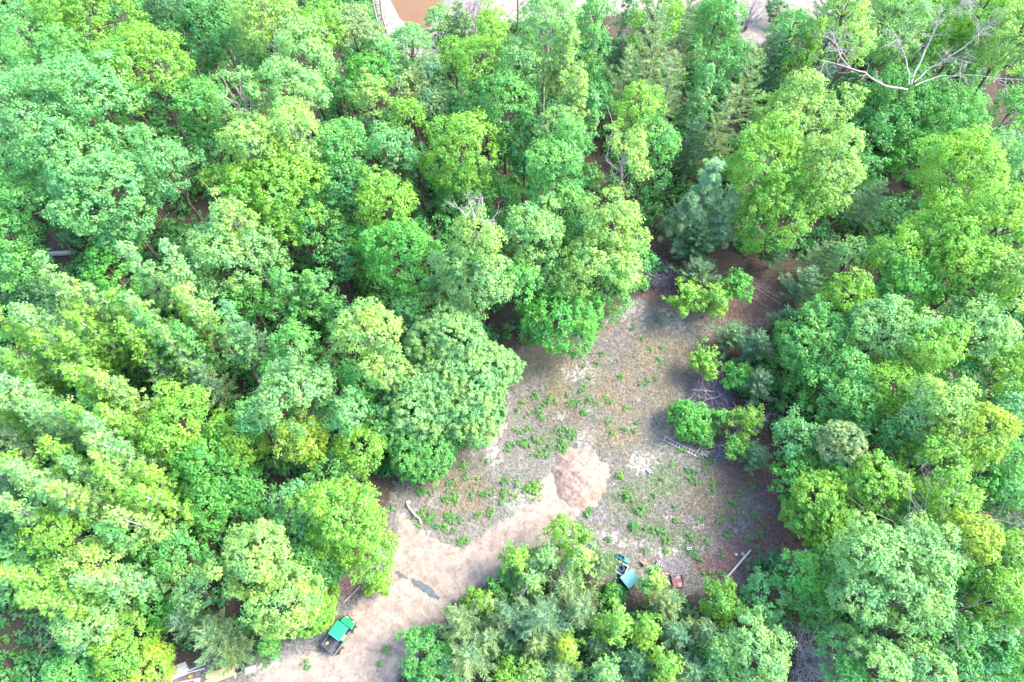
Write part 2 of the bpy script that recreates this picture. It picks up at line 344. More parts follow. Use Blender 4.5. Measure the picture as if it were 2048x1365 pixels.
pc = POND.mean(0); wv = [((p-pc)*1.12+pc) for p in POND]
mb = MB(); vv = [mb.bm.verts.new((p[0], p[1], -0.42)) for p in wv]; mb.bm.faces.new(vv)
tag(mb.build('pond_water', M['water']), kind='structure')

# ------------------------------------------------------------------ leaves and trees
TRI = [0]
def leaf_tris(P, Nr, ln, wd, rng, jit=0.5, axis=None):
    """one small three-cornered leaf per point"""
    n = unit(Nr+rng.normal(0, jit, P.shape))
    if axis is None:
        t = unit(np.cross(n, rng.normal(0, 1, P.shape)))
    else:
        t = unit(axis+rng.normal(0, 0.12, P.shape)); n = unit(np.cross(t, np.cross(n, t)))
    w = np.cross(n, t)
    l = (ln*rng.uniform(0.65, 1.3, len(P)))[:, None]; d = (wd*rng.uniform(0.7, 1.25, len(P)))[:, None]
    return np.stack((P+t*l*0.62, P-t*l*0.38+w*d*0.5, P-t*l*0.38-w*d*0.5), 1)
def foliage_mesh(name, T, tone):
    n = len(T); TRI[0] += n
    me = np_mesh(name, T.reshape(-1, 3), np.arange(n*3).reshape(-1, 3)); set_attr(me, 'tone', np.repeat(tone, 3))
    return me
def sphere_dirs(n, rng, zmin=-1.0):
    k = np.arange(n)+0.5; z = 1-(1-zmin)*k/n; ph = k*2.399963+rng.uniform(0, 6.28)
    s = np.sqrt(np.maximum(0, 1-z*z)); d = np.stack((s*np.cos(ph), s*np.sin(ph), z), 1)
    return unit(d+rng.normal(0, 0.16, d.shape))
def clump_leaves(cc, cn, rc, nl, ln, wd, rng, flat=0.8):
    """clumps of leaves: centres cc, outward normals cn, radii rc, nl leaves each -> triangles, tones"""
    m = len(cc); d = unit(rng.normal(0, 1, (m, nl, 3))+cn[:, None, :]*0.95)
    rr = rc[:, None]*rng.uniform(0.3, 1.28, (m, nl))
    P = cc[:, None, :]+d*rr[..., None]*np.array((1, 1, flat))
    Nn = d*0.75+cn[:, None, :]*0.3+np.array((0, 0, 0.45))
    tone = np.clip(rng.uniform(0.1, 0.9, m)[:, None]*0.5+rng.uniform(0, 1, (m, nl))*0.5, 0, 1)
    return leaf_tris(P.reshape(-1, 3), Nn.reshape(-1, 3), ln, wd, rng), tone.ravel()

DENS = 1.0
def crown_broad(r, az, zc, rng, fine=1.0, gap=0.0, smooth=False):
    nl = int(8+r*2.4); D = sphere_dirs(nl, rng, -0.55); th = rng.uniform(0, 3.14); e = rng.uniform(0.80, 1.0)
    q1, q2 = np.array((math.cos(th), math.sin(th), 0)), np.array((-math.sin(th), math.cos(th), 0)); S = np.array((r, r, az))
    far = rng.uniform(0.42, 0.90, nl) if not smooth else rng.uniform(0.42, 0.60, nl); lc = D*S*far[:, None]; lc = lc-np.outer(lc@q1, q1)*(1-e)+np.outer(lc@q2, q2)*(1/e-1)*0.6
    lr = r*np.clip(0.62-far*0.42, 0.2, 0.46)*rng.uniform(0.8, 1.2, nl)
    if smooth: lr = r*rng.uniform(0.36, 0.50, nl)
    lc[0] = (0, 0, az*0.35); lr[0] = r*0.5
    CC, CN = [], []
    for k in range(nl):
        if rng.random() < gap: continue
        rc0 = 0.46*fine
        m = max(5, int(4.2*lr[k]**2/rc0**2)); d = sphere_dirs(m, rng, -0.75)
        outw = unit(lc[k]/S+1e-6); keep = (d@outw > -0.25); d = d[keep]
        p = lc[k]+d*lr[k]*np.array((1, 1, 0.85))*rng.uniform(0.82, 1.12, len(d))[:, None]
        inside_ = np.zeros(len(p), bool)
        for q in range(nl):
            if q != k: inside_ |= np.linalg.norm((p-lc[q])/np.array((1, 1, 0.85)), axis=1) < lr[q]*0.72
        CC.append(p[~inside_]); CN.append(unit(d*0.7+outw*0.4+np.array((0, 0, 0.4)))[~inside_])
    cc = np.concatenate(CC); cn = np.concatenate(CN)
    ex = rng.random(len(cc)) < 0.16; cc[ex] = cc[ex]*rng.uniform(1.03, 1.16, (ex.sum(), 1)); kp = rng.random(len(cc)) > 0.07; cc = cc[kp]+np.array((0, 0, zc)); cn = cn[kp]
    rc = 0.46*fine*rng.uniform(0.65, 1.35, len(cc))
    T, tone = clump_leaves(cc, cn, rc, int(35*DENS), 0.235*fine**0.4, 0.17*fine**0.4, rng)
    return T, tone, lc+np.array((0, 0, zc))
def crown_slender(r, h, z0, rng):
    nb = int(20+h*3.2); t = np.sort(rng.uniform(0, 1, nb)); CC, CN, tips = [], [], []
    for k in range(nb):
        z = z0+(h-z0)*t[k]; R = r*1.0*(1-t[k])**0.75*min(1.0, 0.65+t[k]*1.8)*rng.uniform(0.55, 1.15)+0.18
        a = k*2.4+rng.uniform(-.5, .5); u = np.array((math.cos(a), math.sin(a), 0))
        m = max(1, int(R/0.38)); s = (np.arange(m)+0.7)/m
        p = u*(s*R)[:, None]+np.array((0, 0, z))+np.array((0, 0, 1))*(s*R*0.55)[:, None]
        CC.append(p+rng.normal(0, 0.12, p.shape)); CN.append(np.tile(unit(u*0.5+np.array((0, 0, 0.8))), (m, 1))); tips.append(((0, 0, z), p[-1]))
    CC.append(np.array([[0, 0, h-0.1], [0.05, 0, h-0.45]])); CN.append(np.array([[0, 0, 1.], [0, 0, 1.]]))
    cc = np.concatenate(CC); cn = np.concatenate(CN)
    T, tone = clump_leaves(cc, cn, rng.uniform(0.18, 0.44, len(cc)), int(19*DENS), 0.25, 0.18, rng)
    return T, tone, tips
def crown_feather(r, h, z0, rng, dense=1.0):
    """pine: whorled limbs with upswept tips, each lined with side shoots of needles"""
    nb = int(26+8*r); PP, AX, tips = [], [], []
    for k in range(nb):
        t = (k+rng.uniform(0, 1))/nb; z = z0+(h-z0)*t; Ln = r*((1-t)**0.75*0.95+0.1)*rng.uniform(0.7, 1.15); a = k*2.399+rng.uniform(-.4, .4)
        u = np.array((math.cos(a), math.sin(a), 0)); side = np.array((-u[1], u[0], 0)); up = np.array((0, 0, 1.0))
        lift = 0.10+0.55*t; curl = 0.35; bend = rng.uniform(-.3, .3)
        m = max(3, int(Ln/0.16)); s = (np.arange(m)+0.5)/m
        p = u*(s*Ln)[:, None]+side*(bend*s**2*Ln)[:, None]+up*(z+lift*s*Ln+curl*s**2.2*Ln*0.6)[:, None]
        tips.append(((0, 0, z), p[-1]))
        for sg in (-1, 1):
            ang = rng.uniform(0.5, 1.0, m); ax = unit(u*np.cos(ang)[:, None]+side*(sg*np.sin(ang))[:, None]+up*0.45)
            L2 = (0.22+0.34*(1-s)*min(1.0, Ln/1.6))*rng.uniform(0.7, 1.3, m)
            nn = max(3, int(6*dense)); f = (np.arange(nn)+0.4)/nn
            q = p[:, None, :]+ax[:, None, :]*(L2[:, None]*f[None])[..., None]+rng.normal(0, 0.02, (m, nn, 3))
            PP.append(q.reshape(-1, 3)); AX.append(np.repeat(ax, nn, 0))
    P = np.concatenate(PP); A = unit(np.concatenate(AX)+rng.normal(0, 0.35, P.shape))
    T = leaf_tris(P, np.tile((0, 0, 1.0), (len(P), 1)), 0.30, 0.085, rng, 0.5, A)
    return T, np.clip(rng.uniform(0, 1, len(P)), 0, 1), tips
def crown_whitepine(r, h, z0, rng):
    nb = int(30+6*r); CCl, tips = [], []
    for k in range(nb):
        t = (k+rng.uniform(0, 1))/nb; z = z0+(h-z0)*t; Ln = r*((1-t)**0.8*0.95+0.12)*rng.uniform(0.6, 1.15); a = k*2.399+rng.uniform(-.4, .4)
        u = np.array((math.cos(a), math.sin(a), 0.15+0.4*t)); m = max(2, int(Ln/0.4)); s = 0.3+0.7*(np.arange(m)+0.6)/m
        p = u*(s*Ln)[:, None]+np.array((0, 0, z)); CCl.append(p+rng.normal(0, 0.15, p.shape)); CCl.append(p+rng.normal(0, 0.3, p.shape)); tips.append(((0, 0, z), p[-1]))
    cc = np.concatenate(CCl); nn = 60; d = unit(rng.normal(0, 1, (len(cc), nn, 3))+np.array((0, 0, 0.7)))
    P = (cc[:, None, :]+d*0.22).reshape(-1, 3); A = d.reshape(-1, 3)
    T = leaf_tris(P, np.tile((0, 0, 1.0), (len(P), 1)), 0.36, 0.085, rng, 0.5, A)
    return T, np.repeat(rng.uniform(0, 1, len(cc)), nn)*0.6+rng.uniform(0, .4, len(P)), tips

def wob(p0, p1, r0, r1, rng, n=4, amp=0.08):
    p0 = np.array(p0, float); p1 = np.array(p1, float); L_ = np.linalg.norm(p1-p0)
    pts = [p0+(p1-p0)*(k/n)+(rng.normal(0, amp*L_/n, 3) if 0 < k < n else 0) for k in range(n+1)]
    rr = [r0+(r1-r0)*(k/n) for k in range(n+1)]
    return [(pts[k], pts[k+1], rr[k], rr[k+1]) for k in range(n)], pts
def twigs(p0, dirn, ln, r, rng, depth, segs, spread=0.7):
    """a limb that forks"""
    p1 = np.array(p0)+np.array(dirn)*ln; s, pts = wob(p0, p1, r, r*0.55, rng, 3, 0.12); segs += s
    if depth == 0: return
    for k in range(rng.integers(2, 4)):
        q = pts[rng.integers(1, 4)]; d = unit(np.array(dirn)+rng.normal(0, spread, 3)*np.array((1, 1, 0.7)))
        twigs(q, d, ln*rng.uniform(0.45, 0.8), r*0.5, rng, depth-1, segs, spread)

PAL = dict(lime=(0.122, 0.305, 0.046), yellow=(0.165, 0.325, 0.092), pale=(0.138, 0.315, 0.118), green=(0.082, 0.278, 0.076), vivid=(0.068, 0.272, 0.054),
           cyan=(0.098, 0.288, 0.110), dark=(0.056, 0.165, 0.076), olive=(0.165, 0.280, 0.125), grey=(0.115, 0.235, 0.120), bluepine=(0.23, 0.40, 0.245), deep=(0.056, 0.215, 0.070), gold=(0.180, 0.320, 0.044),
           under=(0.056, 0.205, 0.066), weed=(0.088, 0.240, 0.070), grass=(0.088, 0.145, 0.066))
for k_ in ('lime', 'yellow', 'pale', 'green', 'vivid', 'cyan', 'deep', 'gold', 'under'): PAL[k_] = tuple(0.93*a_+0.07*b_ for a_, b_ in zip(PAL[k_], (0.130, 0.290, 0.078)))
GROUPS = dict(B='broadleaf trees of the wood', S='slender young trees of the wood', F='feathery pines and cedars', W='blue-green pines', U='low shrubs and saplings')
NAMES = dict(B='broadleaf_tree', S='slender_tree', F='pine_tree', W='white_pine', U='leafy_shrub')
SEED = [100]
def plant(kind, px, py, rpx, h, col, label, **kw):
    SEED[0] += 1; rng = np.random.default_rng(SEED[0])
    az = kw.get('az'); 
    if kind in 'B': a = min(h*0.48, (rpx*mpp(px, py, h*0.7))*1.5) if az is None else az; zc = h-a
    elif kind == 'U': a = h*0.55; zc = h*0.45
    else: a = h*0.36; zc = h-a
    if kind == 'S' and h >= 9 and px < 500: rpx *= 0.80; h *= 1.2; a = h*0.36; zc = h*0.66
    r = rpx*mpp(px, py, zc); b = at(px, py, zc); base = np.array((b[0], b[1], gh(b[0], b[1])))
    root = empty(NAMES[kind], base); tag(root, label, 'shrub' if kind == 'U' else 'tree', kw.get('group', GROUPS[kind]))
    if kind == 'S' and h >= 9: root.rotation_euler = (rng.normal(0, 0.07), rng.normal(0, 0.07), 0)
    col = np.array(PAL[col])*rng.uniform(0.92, 1.08)
    segs = []; mat = M['leaf']; bark = M['bark']
    if kind in 'BU':
        fine = kw.get('fine', 0.8 if kind == 'U' else float(np.clip(mpp(px, py, zc)/0.046, 0.74, 1.08)))
        if kind == 'U': fine = min(fine, 0.35+0.25*r)
        T, tone, lc = crown_broad(max(r*0.93, 0.5), a, zc, rng, fine, kw.get('gap', 0.06), kw.get('smooth', False))
        tr = 0.045+0.011*h
        if kind == 'B' or h > 2:
            s, pts = wob((0, 0, -0.3), (0, 0, zc+a*0.35), tr, tr*0.35, rng, 6, 0.05); segs += s
            for c in lc[::1]:
                q = pts[rng.integers(3, 6)]; s2, p2 = wob(q, c, tr*0.38, tr*0.12, rng, 3, 0.12); segs += s2
                if rng.random() < kw.get('bare', 0.5): s3, _ = wob(c, c+(c-np.array((0, 0, zc)))*rng.uniform(0.3, 0.62)+np.array((0, 0, 0.3)), tr*0.12, 0.012, rng, 2, 0.15); segs += s3
        else:
            for c in lc: s, _ = wob((0, 0, -0.1), c, 0.03, 0.01, rng, 2, 0.1); segs += s
        if kw.get('bare', 0.5) > 0.5: bark = M['pale_bark']
    elif kind == 'S':
        T, tone, tips = crown_slender(r*1.1, h, h*kw.get('z0', 0.3), rng)
        tr = 0.06+0.008*h; s, _ = wob((0, 0, -0.3), (0, 0, h-0.2), tr, 0.03, rng, 7, 0.03); segs += s
        for p, q in tips:
            p, q = np.array(p), np.array(q); segs += wob(p, q+(q-p)*rng.uniform(0.0, 0.25), 0.032, 0.014, rng, 2, 0.08)[0]
        bark = M['pale_bark']
    else:
        mat = M['needle']
        T, tone, tips = (crown_feather if kind == 'F' else crown_whitepine)(r*1.05, h, h*kw.get('z0', 0.2), rng)
        tr = 0.05+0.008*h; segs += wob((0, 0, -0.3), (0, 0, h-0.1), tr, 0.012, rng, 6, 0.02)[0]
        for p, q in tips: segs += wob(p, q, 0.022, 0.006, rng, 2, 0.04)[0]
        bark = M['twig']
    cr = link('crown', foliage_mesh('crown', T, tone), root, mat); cr.color = (*col, 1)
    if segs: link('trunk' if kind != 'U' else 'stems', tubes_mesh('trunk', segs, 5), root, bark)
    return root

# ------------------------------------------------------------------ the wood: kind, pixel of the crown's middle, half width in pixels, height in metres, colour, label
TREES = [
# upper left corner
('B', 40, 50, 78, 19, 'cyan', 'bluish green broadleaf tree filling the very corner of the wood, uppermost left'),
('B', 185, 45, 92, 20, 'lime', 'bright yellow-green oak crown at the upper edge beside the bluish corner tree'),
('B', 290, 135, 84, 20, 'lime', 'yellow-green oak crown with a scalloped bright rim against the dark gap in the upper left'),
('B', 110, 135, 70, 18, 'green', 'mid green broadleaf crown tucked behind the big bluish oaks in the upper left'),
('B', 65, 235, 100, 20, 'cyan', 'large pale bluish green oak crown at the left edge above the fallen log'),
('B', 200, 205, 88, 20, 'cyan', 'large bluish oak crown with a bare forked twig, beside a leaning brown trunk'),
('B', 140, 320, 88, 18, 'cyan', 'dense bluish green crown in the middle of the big upper left group'),
('B', 225, 400, 105, 17, 'cyan', 'lowest and widest of the bluish green oak crowns in the upper left group'),
('B', 338, 340, 68, 15, 'cyan', 'bluish green crown at the right end of the upper left group, above a dark gap'),
('B', 48, 405, 72, 13, 'green', 'shaded green crown at the left edge just above the fallen log'),
('B', 130, 425, 48, 9, 'deep', 'small deep green tree below the bluish oaks, over the bare ground with the fallen log'),
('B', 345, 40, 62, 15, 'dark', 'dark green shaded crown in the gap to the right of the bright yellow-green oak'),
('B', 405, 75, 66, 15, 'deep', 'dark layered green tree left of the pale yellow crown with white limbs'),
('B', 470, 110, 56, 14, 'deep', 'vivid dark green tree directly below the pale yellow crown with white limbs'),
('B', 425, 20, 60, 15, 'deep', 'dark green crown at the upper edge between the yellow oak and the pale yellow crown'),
('B', 535, 40, 70, 19, 'yellow', 'pale yellow crown with exposed white limbs at the upper edge', dict(gap=0.25, bare=0.9)),
('B', 610, 110, 62, 18, 'pale', 'feather-edged light green crown right below the pale yellow crown with white limbs'),
('B', 590, 185, 62, 17, 'pale', 'light mint green crown, lower of the two beside the pale yellow crown'),
('B', 640, 60, 50, 17, 'lime', 'yellow-green round crown near the upper edge, left of the pond'),
('B', 395, 215, 56, 14, 'green', 'lime tinted green crown left of the bare forked white limbs'),
('B', 478, 190, 50, 17, 'pale', 'pale sparse crown whose white limbs fork in plain sight', dict(gap=0.35, bare=1.0)),
('B', 430, 305, 48, 10, 'deep', 'low dark green tree in the gap beneath the pale forked crown'),
('B', 505, 290, 58, 18, 'yellow', 'pale yellow crown, left half of the double crown above the drooping yellow-green tree', dict(bare=0.8)),
('B', 590, 262, 60, 18, 'yellow', 'pale yellow crown, right half of the double crown above the drooping yellow-green tree', dict(bare=0.8)),
('B', 565, 385, 98, 16, 'lime', 'wide drooping yellow-green tree with fine foliage below the double pale yellow crown', dict(fine=0.8, az=6.2)),
('B', 630, 450, 60, 12, 'green', 'green lower skirt tree at the right foot of the drooping yellow-green tree', dict(fine=0.85)),
('B', 440, 365, 32, 13, 'lime', 'small yellow-green crown between the bluish oak lobe and the drooping tree'),
('B', 466, 440, 50, 15, 'yellow', 'pale yellow tufted crown over bare white branches, left of the drooping tree', dict(gap=0.2, bare=1.0)),
('B', 465, 520, 96, 14, 'pale', 'broad pale mint crown with a thick brown trunk showing at its lower right'),
('B', 685, 300, 62, 15, 'green', 'fine textured mid green tree left of the round minty crown'),
('B', 700, 385, 60, 13, 'deep', 'deep green shaded tree between the drooping tree and the orange tinted crown'),
# upper middle
('B', 710, 65, 52, 15, 'olive', 'olive pale crown left of the two thin bare trunks by the pond', dict(fine=0.8)),
('B', 760, 110, 38, 12, 'cyan', 'bluish green narrow tree just below the two bare trunks by the pond'),
('B', 822, 92, 42, 11, 'cyan', 'bluish green bushy tree directly below the muddy pond'),
('B', 880, 52, 38, 10, 'pale', 'pale grey-green tree at the right bank of the muddy pond', dict(fine=0.8)),
('S', 940, 60, 38, 10, 'grey', 'sparse greyish sapling on the white sand right of the pond'),
('B', 738, 148, 46, 12, 'vivid', 'vivid green shaded tree over the round yellow-green crown, below the olive crown'),
('B', 742, 196, 36, 13, 'yellow', 'small round pale yellow crown among darker trees left of the grey-green slender trees'),
('B', 858, 148, 38, 13, 'grey', 'grey-green slender crown left of the tall bright green tree'),
('B', 820, 178, 34, 12, 'olive', 'olive grey crown behind the small lime crown, upper middle'),
('B', 908, 108, 34, 13, 'lime', 'narrow lime crown squeezed left of the tall bright green tree'),
('B', 815, 232, 32, 13, 'lime', 'small lime crown with visible stem above the round minty crown'),
('B', 864, 212, 40, 12, 'grey', 'grey-green loose crown between the small lime crown and the bright middle tree'),
('B', 787, 298, 46, 14, 'cyan', 'round minty blue-green crown in the upper middle'),
('B', 835, 335, 40, 10, 'deep', 'dark blue-green low tree between the minty crown and the big lime crown'),
('B', 766, 405, 66, 14, 'lime', 'crown with orange-tinted lime leaves above the vivid green mass'),
('B', 983, 50, 34, 15, 'lime', 'lime yellow tree with a square top near the upper edge, right of the pond'),
('B', 966, 130, 60, 17, 'lime', 'tall bright green tree with tufted top in the upper middle'),
('B', 1010, 215, 66, 16, 'green', 'mid green tree directly below the tall tufted bright tree'),
('B', 950, 215, 45, 13, 'green', 'darker green crown at the left flank of the mid green tree in the upper middle'),
('B', 1095, 60, 66, 20, 'pale', 'tall very pale lime tree reaching the upper edge', dict(bare=0.6)),
('B', 1040, 118, 42, 17, 'pale', 'pale feathery green crown leaning on the left of the very pale tall tree'),
('S', 1118, 130, 44, 18, 'yellow', 'pale yellow slender top at the lower right of the very pale tall tree', dict(z0=0.45)),
('S', 1186, 120, 44, 14, 'green', 'green slender tree with dark bare stem, right of the very pale tall tree'),
('B', 1192, 30, 42, 15, 'green', 'green crown at the upper edge right of the very pale tall tree'),
('S', 1245, 78, 30, 14, 'dark', 'dark slender evergreen against the white sand at the upper edge'),
('B', 1312, 30, 58, 15, 'lime', 'lime crown at the upper edge left of the tall green columnar tree'),
('F', 1248, 165, 46, 12, 'olive', 'olive grey pine with feathery twigs left of the large grey-olive pine'),
('F', 1306, 105, 68, 15, 'olive', 'large grey-olive pine with upswept tips in the upper middle'),
('F', 1334, 180, 54, 13, 'olive', 'grey-olive pine below the large grey-olive pine, pale brown stems inside'),
('S', 1120, 205, 34, 17, 'yellow', 'slender tree with a pale finger-like double top in the middle of the wood', dict(z0=0.5)),
('B', 1112, 255, 50, 15, 'pale', 'light green crown under the pale finger-like double top'),
('S', 1168, 240, 30, 11, 'cyan', 'small bluish green sapling right of the finger-like double top'),
('B', 920, 310, 80, 16, 'lime', 'big lime yellow round crown in the middle, the brightest of its row'),
('B', 918, 380, 58, 11, 'green', 'green lower skirt tree under the big lime yellow round crown'),
('B', 1112, 335, 78, 16, 'green', 'large fresh green crown right of the big lime yellow round crown', dict(fine=0.9)),
('B', 1050, 300, 46, 12, 'deep', 'shaded green tree with bare twin stems between the lime and the fresh green crown'),
('B', 1246, 330, 52, 18, 'yellow', 'tall pale crown with its whitish trunk showing through the leaves', dict(gap=0.12, bare=1.0, az=7.0)),
('B', 1278, 228, 50, 16, 'lime', 'lime plume-shaped crown left of the dark pines'),
('B', 1305, 290, 52, 13, 'green', 'green crown below the lime plume-shaped crown, right of the tall pale crown'),
('B', 1300, 355, 40, 9, 'deep', 'deep green low tree at the foot of the lime plume, beside the dark gap'),
('B', 955, 480, 56, 17, 'yellow', 'very pale crown around the jagged white dead top', dict(gap=0.15, bare=0.8)),
('B', 960, 560, 66, 15, 'pale', 'bright pale green crown below the jagged white dead top'),
('B', 1072, 470, 66, 14, 'pale', 'pale green crown between the white dead top and the big pale crown over the clearing'),
('B', 1120, 410, 56, 13, 'green', 'fresh green crown below the large fresh green crown'),
('B', 1195, 535, 88, 14, 'yellow', 'big pale yellow-green crown overhanging the top of the clearing', dict(az=6.0)),
('B', 1225, 460, 68, 15, 'yellow', 'pale yellow-green crown above the big one overhanging the clearing'),
('B', 1110, 635, 84, 9, 'vivid', 'vivid deep green bushy tree at the top left rim of the clearing', dict(fine=0.8, az=4.2)),
('B', 1040, 560, 42, 11, 'green', 'green tree in the fold between the two pale crowns left of the clearing'),
('S', 893, 555, 46, 12, 'pale', 'sparse tree with white stems left of the bright pale crown'),
('B', 800, 520, 80, 13, 'vivid', 'broad vivid green mass below the orange-tinted crown'),
('B', 745, 480, 50, 10, 'vivid', 'vivid shaded green tree left of the broad vivid green mass'),
('B', 860, 470, 45, 10, 'deep', 'deep green tree in the shade left of the jagged white dead top'),
# pine corner and upper right
('B', 1434, 50, 52, 14, 'green', 'tall green columnar tree at the upper edge left of the sand bank', dict(az=6.5)),
('F', 1370, 50, 42, 13, 'olive', 'olive pine at the upper edge between the lime crown and the columnar tree'),
('U', 1555, 22, 24, 4, 'dark', 'small dark round tree standing alone on the white sand at the upper edge'),
('B', 1580, 68, 44, 12, 'green', 'green leafy tree right of the white sand, upper right'),
('F', 1642, 50, 52, 12, 'grey', 'dark feathery pine at the upper edge left of the pale leafy tufts'),
('F', 1540, 118, 50, 11, 'dark', 'dark pine below the white sand in the upper right'),
('S', 1600, 112, 36, 12, 'lime', 'slender lime sapling at the tip of the long dead limb'),
('F', 1495, 160, 42, 12, 'olive', 'olive feathery pine with curled tips above the big yellowish oak'),
('F', 1448, 235, 44, 12, 'olive', 'yellowish olive pine at the left of the big yellowish oak'),
('B', 1427, 150, 46, 11, 'deep', 'dark green broadleaf tree among the pines, upper right of middle'),
('S', 1392, 205, 32, 12, 'cyan', 'slender minty sapling rising among the olive pines'),
('F', 1385, 290, 50, 9, 'dark', 'dark purple-green pine in the gap left of the big yellowish oak'),
('F', 1640, 175, 46, 8, 'dark', 'dark feathery pine beneath the long dead limb'),
('B', 1706, 85, 42, 15, 'yellow', 'pale leafy tuft of a tree right above the long dead limb', dict(gap=0.2)),
('B', 1690, 20, 44, 15, 'yellow', 'pale yellowish crown at the upper edge left of the big dead tree', dict(gap=0.2)),
('B', 1775, 60, 72, 14, 'pale', 'light green crown left of the big dead tree', dict(gap=0.2)),
('B', 1865, 60, 74, 13, 'lime', 'light green crown behind the big dead tree at the upper right', dict(gap=0.2)),
('B', 1960, 30, 82, 16, 'lime', 'bright yellow-green crown in the upper right corner'),
('B', 2030, 75, 66, 16, 'yellow', 'yellow crown at the right edge right of the big dead tree'),
('B', 1950, 110, 60, 11, 'green', 'green crown under the right limbs of the big dead tree'),
('B', 1800, 215, 84, 9, 'green', 'wide green low tree directly below the base of the big dead tree'),
('B', 1758, 262, 56, 8, 'deep', 'deep green shaded tree along the right edge of the big yellowish oak'),
('B', 1885, 232, 74, 9, 'green', 'loose green tree between the dead tree and the bare ground at the right edge'),
('B', 1830, 310, 56, 6, 'vivid', 'low bright green tree below the wide green tree, upper right'),
('B', 1726, 345, 40, 7, 'deep', 'small deep green tree at the lower right foot of the big yellowish oak'),
('B', 1600, 255, 92, 17, 'yellow', 'upper half of the big yellowish oak right of the pines', dict(bare=0.7)),
('B', 1535, 330, 82, 16, 'lime', 'left half of the big yellowish oak, greener, with pale limbs showing', dict(bare=0.9)),  # sunlight put into the oak's leaf colours: yellow sunward, greener on this side
('B', 1645, 345, 78, 16, 'yellow', 'right half of the big yellowish oak with a sunny scalloped edge', dict(bare=0.7)),
('B', 1570, 420, 88, 13, 'lime', 'lower part of the big yellowish oak hanging over the brown leaves'),
('W', 1408, 385, 44, 12, 'bluepine', 'tallest blue-green pine above the brush pile at the top of the clearing'),
('W', 1372, 432, 38, 9, 'bluepine', 'smaller blue-green pine left of the tallest one'),
('W', 1452, 425, 36, 9, 'bluepine', 'smaller blue-green pine right of the tallest one, beside the big yellowish oak'),
('F', 1395, 480, 52, 6, 'dark', 'dark feathery pine below the blue-green pines'),
('B', 1920, 345, 84, 15, 'lime', 'bright lime crown right of the dark gap, below the bare ground at the right edge'),
('B', 2005, 310, 48, 11, 'cyan', 'minty crown at the right edge behind the bright lime crown'),
('B', 1998, 450, 84, 16, 'lime', 'vivid lime crown at the right edge, upper of the two large ones'),
('F', 1742, 400, 42, 7, 'grey', 'grey-green feathery pine by the bare brown ground right of the oak'),
('B', 2025, 220, 44, 9, 'green', 'light green shrubby tree at the right edge by the bare ground'),
# right bank of the clearing
('B', 1795, 515, 52, 12, 'lime', 'lime round crown left of the large vivid lime crowns'),
('B', 1890, 470, 74, 14, 'lime', 'large vivid lime crown with finely lobed top left of the right-edge crown'),
('B', 1820, 575, 62, 12, 'vivid', 'vivid green crown below the lime round crown'),
('B', 1940, 550, 84, 15, 'lime', 'large lime crown in the middle of the right side'),
('B', 2025, 560, 58, 15, 'yellow', 'yellow-lime crown at the right edge, middle height'),
('B', 1700, 515, 34, 8, 'pale', 'small pale green tree right of the bare brown patch'),
('F', 1648, 515, 40, 6, 'grey', 'dark feathery cedar left of the bare brown patch under the oak'),
('F', 1610, 568, 46, 6, 'grey', 'grey-green feathery cedar right of the fallen thin poles'),
('F', 1556, 500, 32, 5, 'dark', 'thin dark cedar above the fallen thin poles'),
('F', 1570, 640, 34, 4.5, 'dark', 'dark feathery cedar at the lower end of the fallen thin poles'),
('B', 1692, 600, 56, 10, 'lime', 'lime crown above the wide bank of trees right of the clearing'),
('B', 1625, 690, 80, 10, 'green', 'broad fresh green tree at the right rim of the clearing', dict(fine=0.85)),
('B', 1770, 665, 72, 13, 'pale', 'light green crown on the top of the right bank, left half'),
('B', 1850, 690, 66, 13, 'lime', 'light yellow-green crown on the top of the right bank, right half'),
('B', 1680, 790, 82, 10, 'green', 'broad green tree below the right rim of the clearing, over a dark hole'),
('B', 1770, 775, 66, 11, 'lime', 'lime crown in the middle of the right bank'),
('B', 1950, 660, 72, 13, 'pale', 'pale green crown with whitish twigs at the right side'),
('B', 2005, 745, 66, 11, 'lime', 'lime crown at the right edge below the pale one'),
('B', 1890, 815, 62, 14, 'yellow', 'bright yellow crown on the right side, upper half'),
('B', 1955, 865, 64, 14, 'gold', 'bright yellow crown on the right side, lower half and most yellow'),
('B', 1840, 830, 56, 12, 'pale', 'grey-green crown left of the bright yellow crowns'),
('B', 1860, 930, 66, 12, 'lime', 'lime crown below the bright yellow crowns'),
('B', 2020, 830, 46, 10, 'cyan', 'minty tree at the right edge beside the bright yellow crowns'),
('B', 1678, 890, 54, 10, 'olive', 'round pale olive fine-leaved crown on the right bank', dict(smooth=True, fine=0.52)),
('B', 1592, 875, 48, 8, 'cyan', 'bluish green tree left of the round pale olive crown'),
('B', 1590, 950, 48, 7, 'vivid', 'vivid green low tree at the rim of the clearing by the brown leaves'),
('B', 1640, 1015, 84, 9, 'lime', 'large fine-leaved lime tree right of the brown leaves, lower right of the clearing', dict(smooth=True, fine=0.65)),
('B', 1745, 975, 66, 11, 'lime', 'drooping yellow-lime tree right of the fine-leaved lime tree', dict(smooth=True, fine=0.65)),
('B', 1690, 945, 52, 9, 'lime', 'lime tree just below the round pale olive crown', dict(smooth=True, fine=0.65)),
('B', 1790, 880, 50, 9, 'deep', 'deep green tree in the hollow left of the bright yellow crowns'),
('B', 1905, 1010, 48, 12, 'lime', 'yellow-green crown above the sunny yellow crown in the lower right'),
('B', 1950, 1075, 50, 13, 'gold', 'sunny yellow crown right of the wide pale tree, lower right'),
('B', 1830, 1010, 50, 9, 'green', 'green tree above the wide pale tree, lower right'),
('B', 2010, 1000, 54, 9, 'deep', 'dark bluish green tree at the right edge with a bare grey trunk'),
('B', 2020, 930, 50, 10, 'green', 'green tree at the right edge below the bright yellow crowns'),
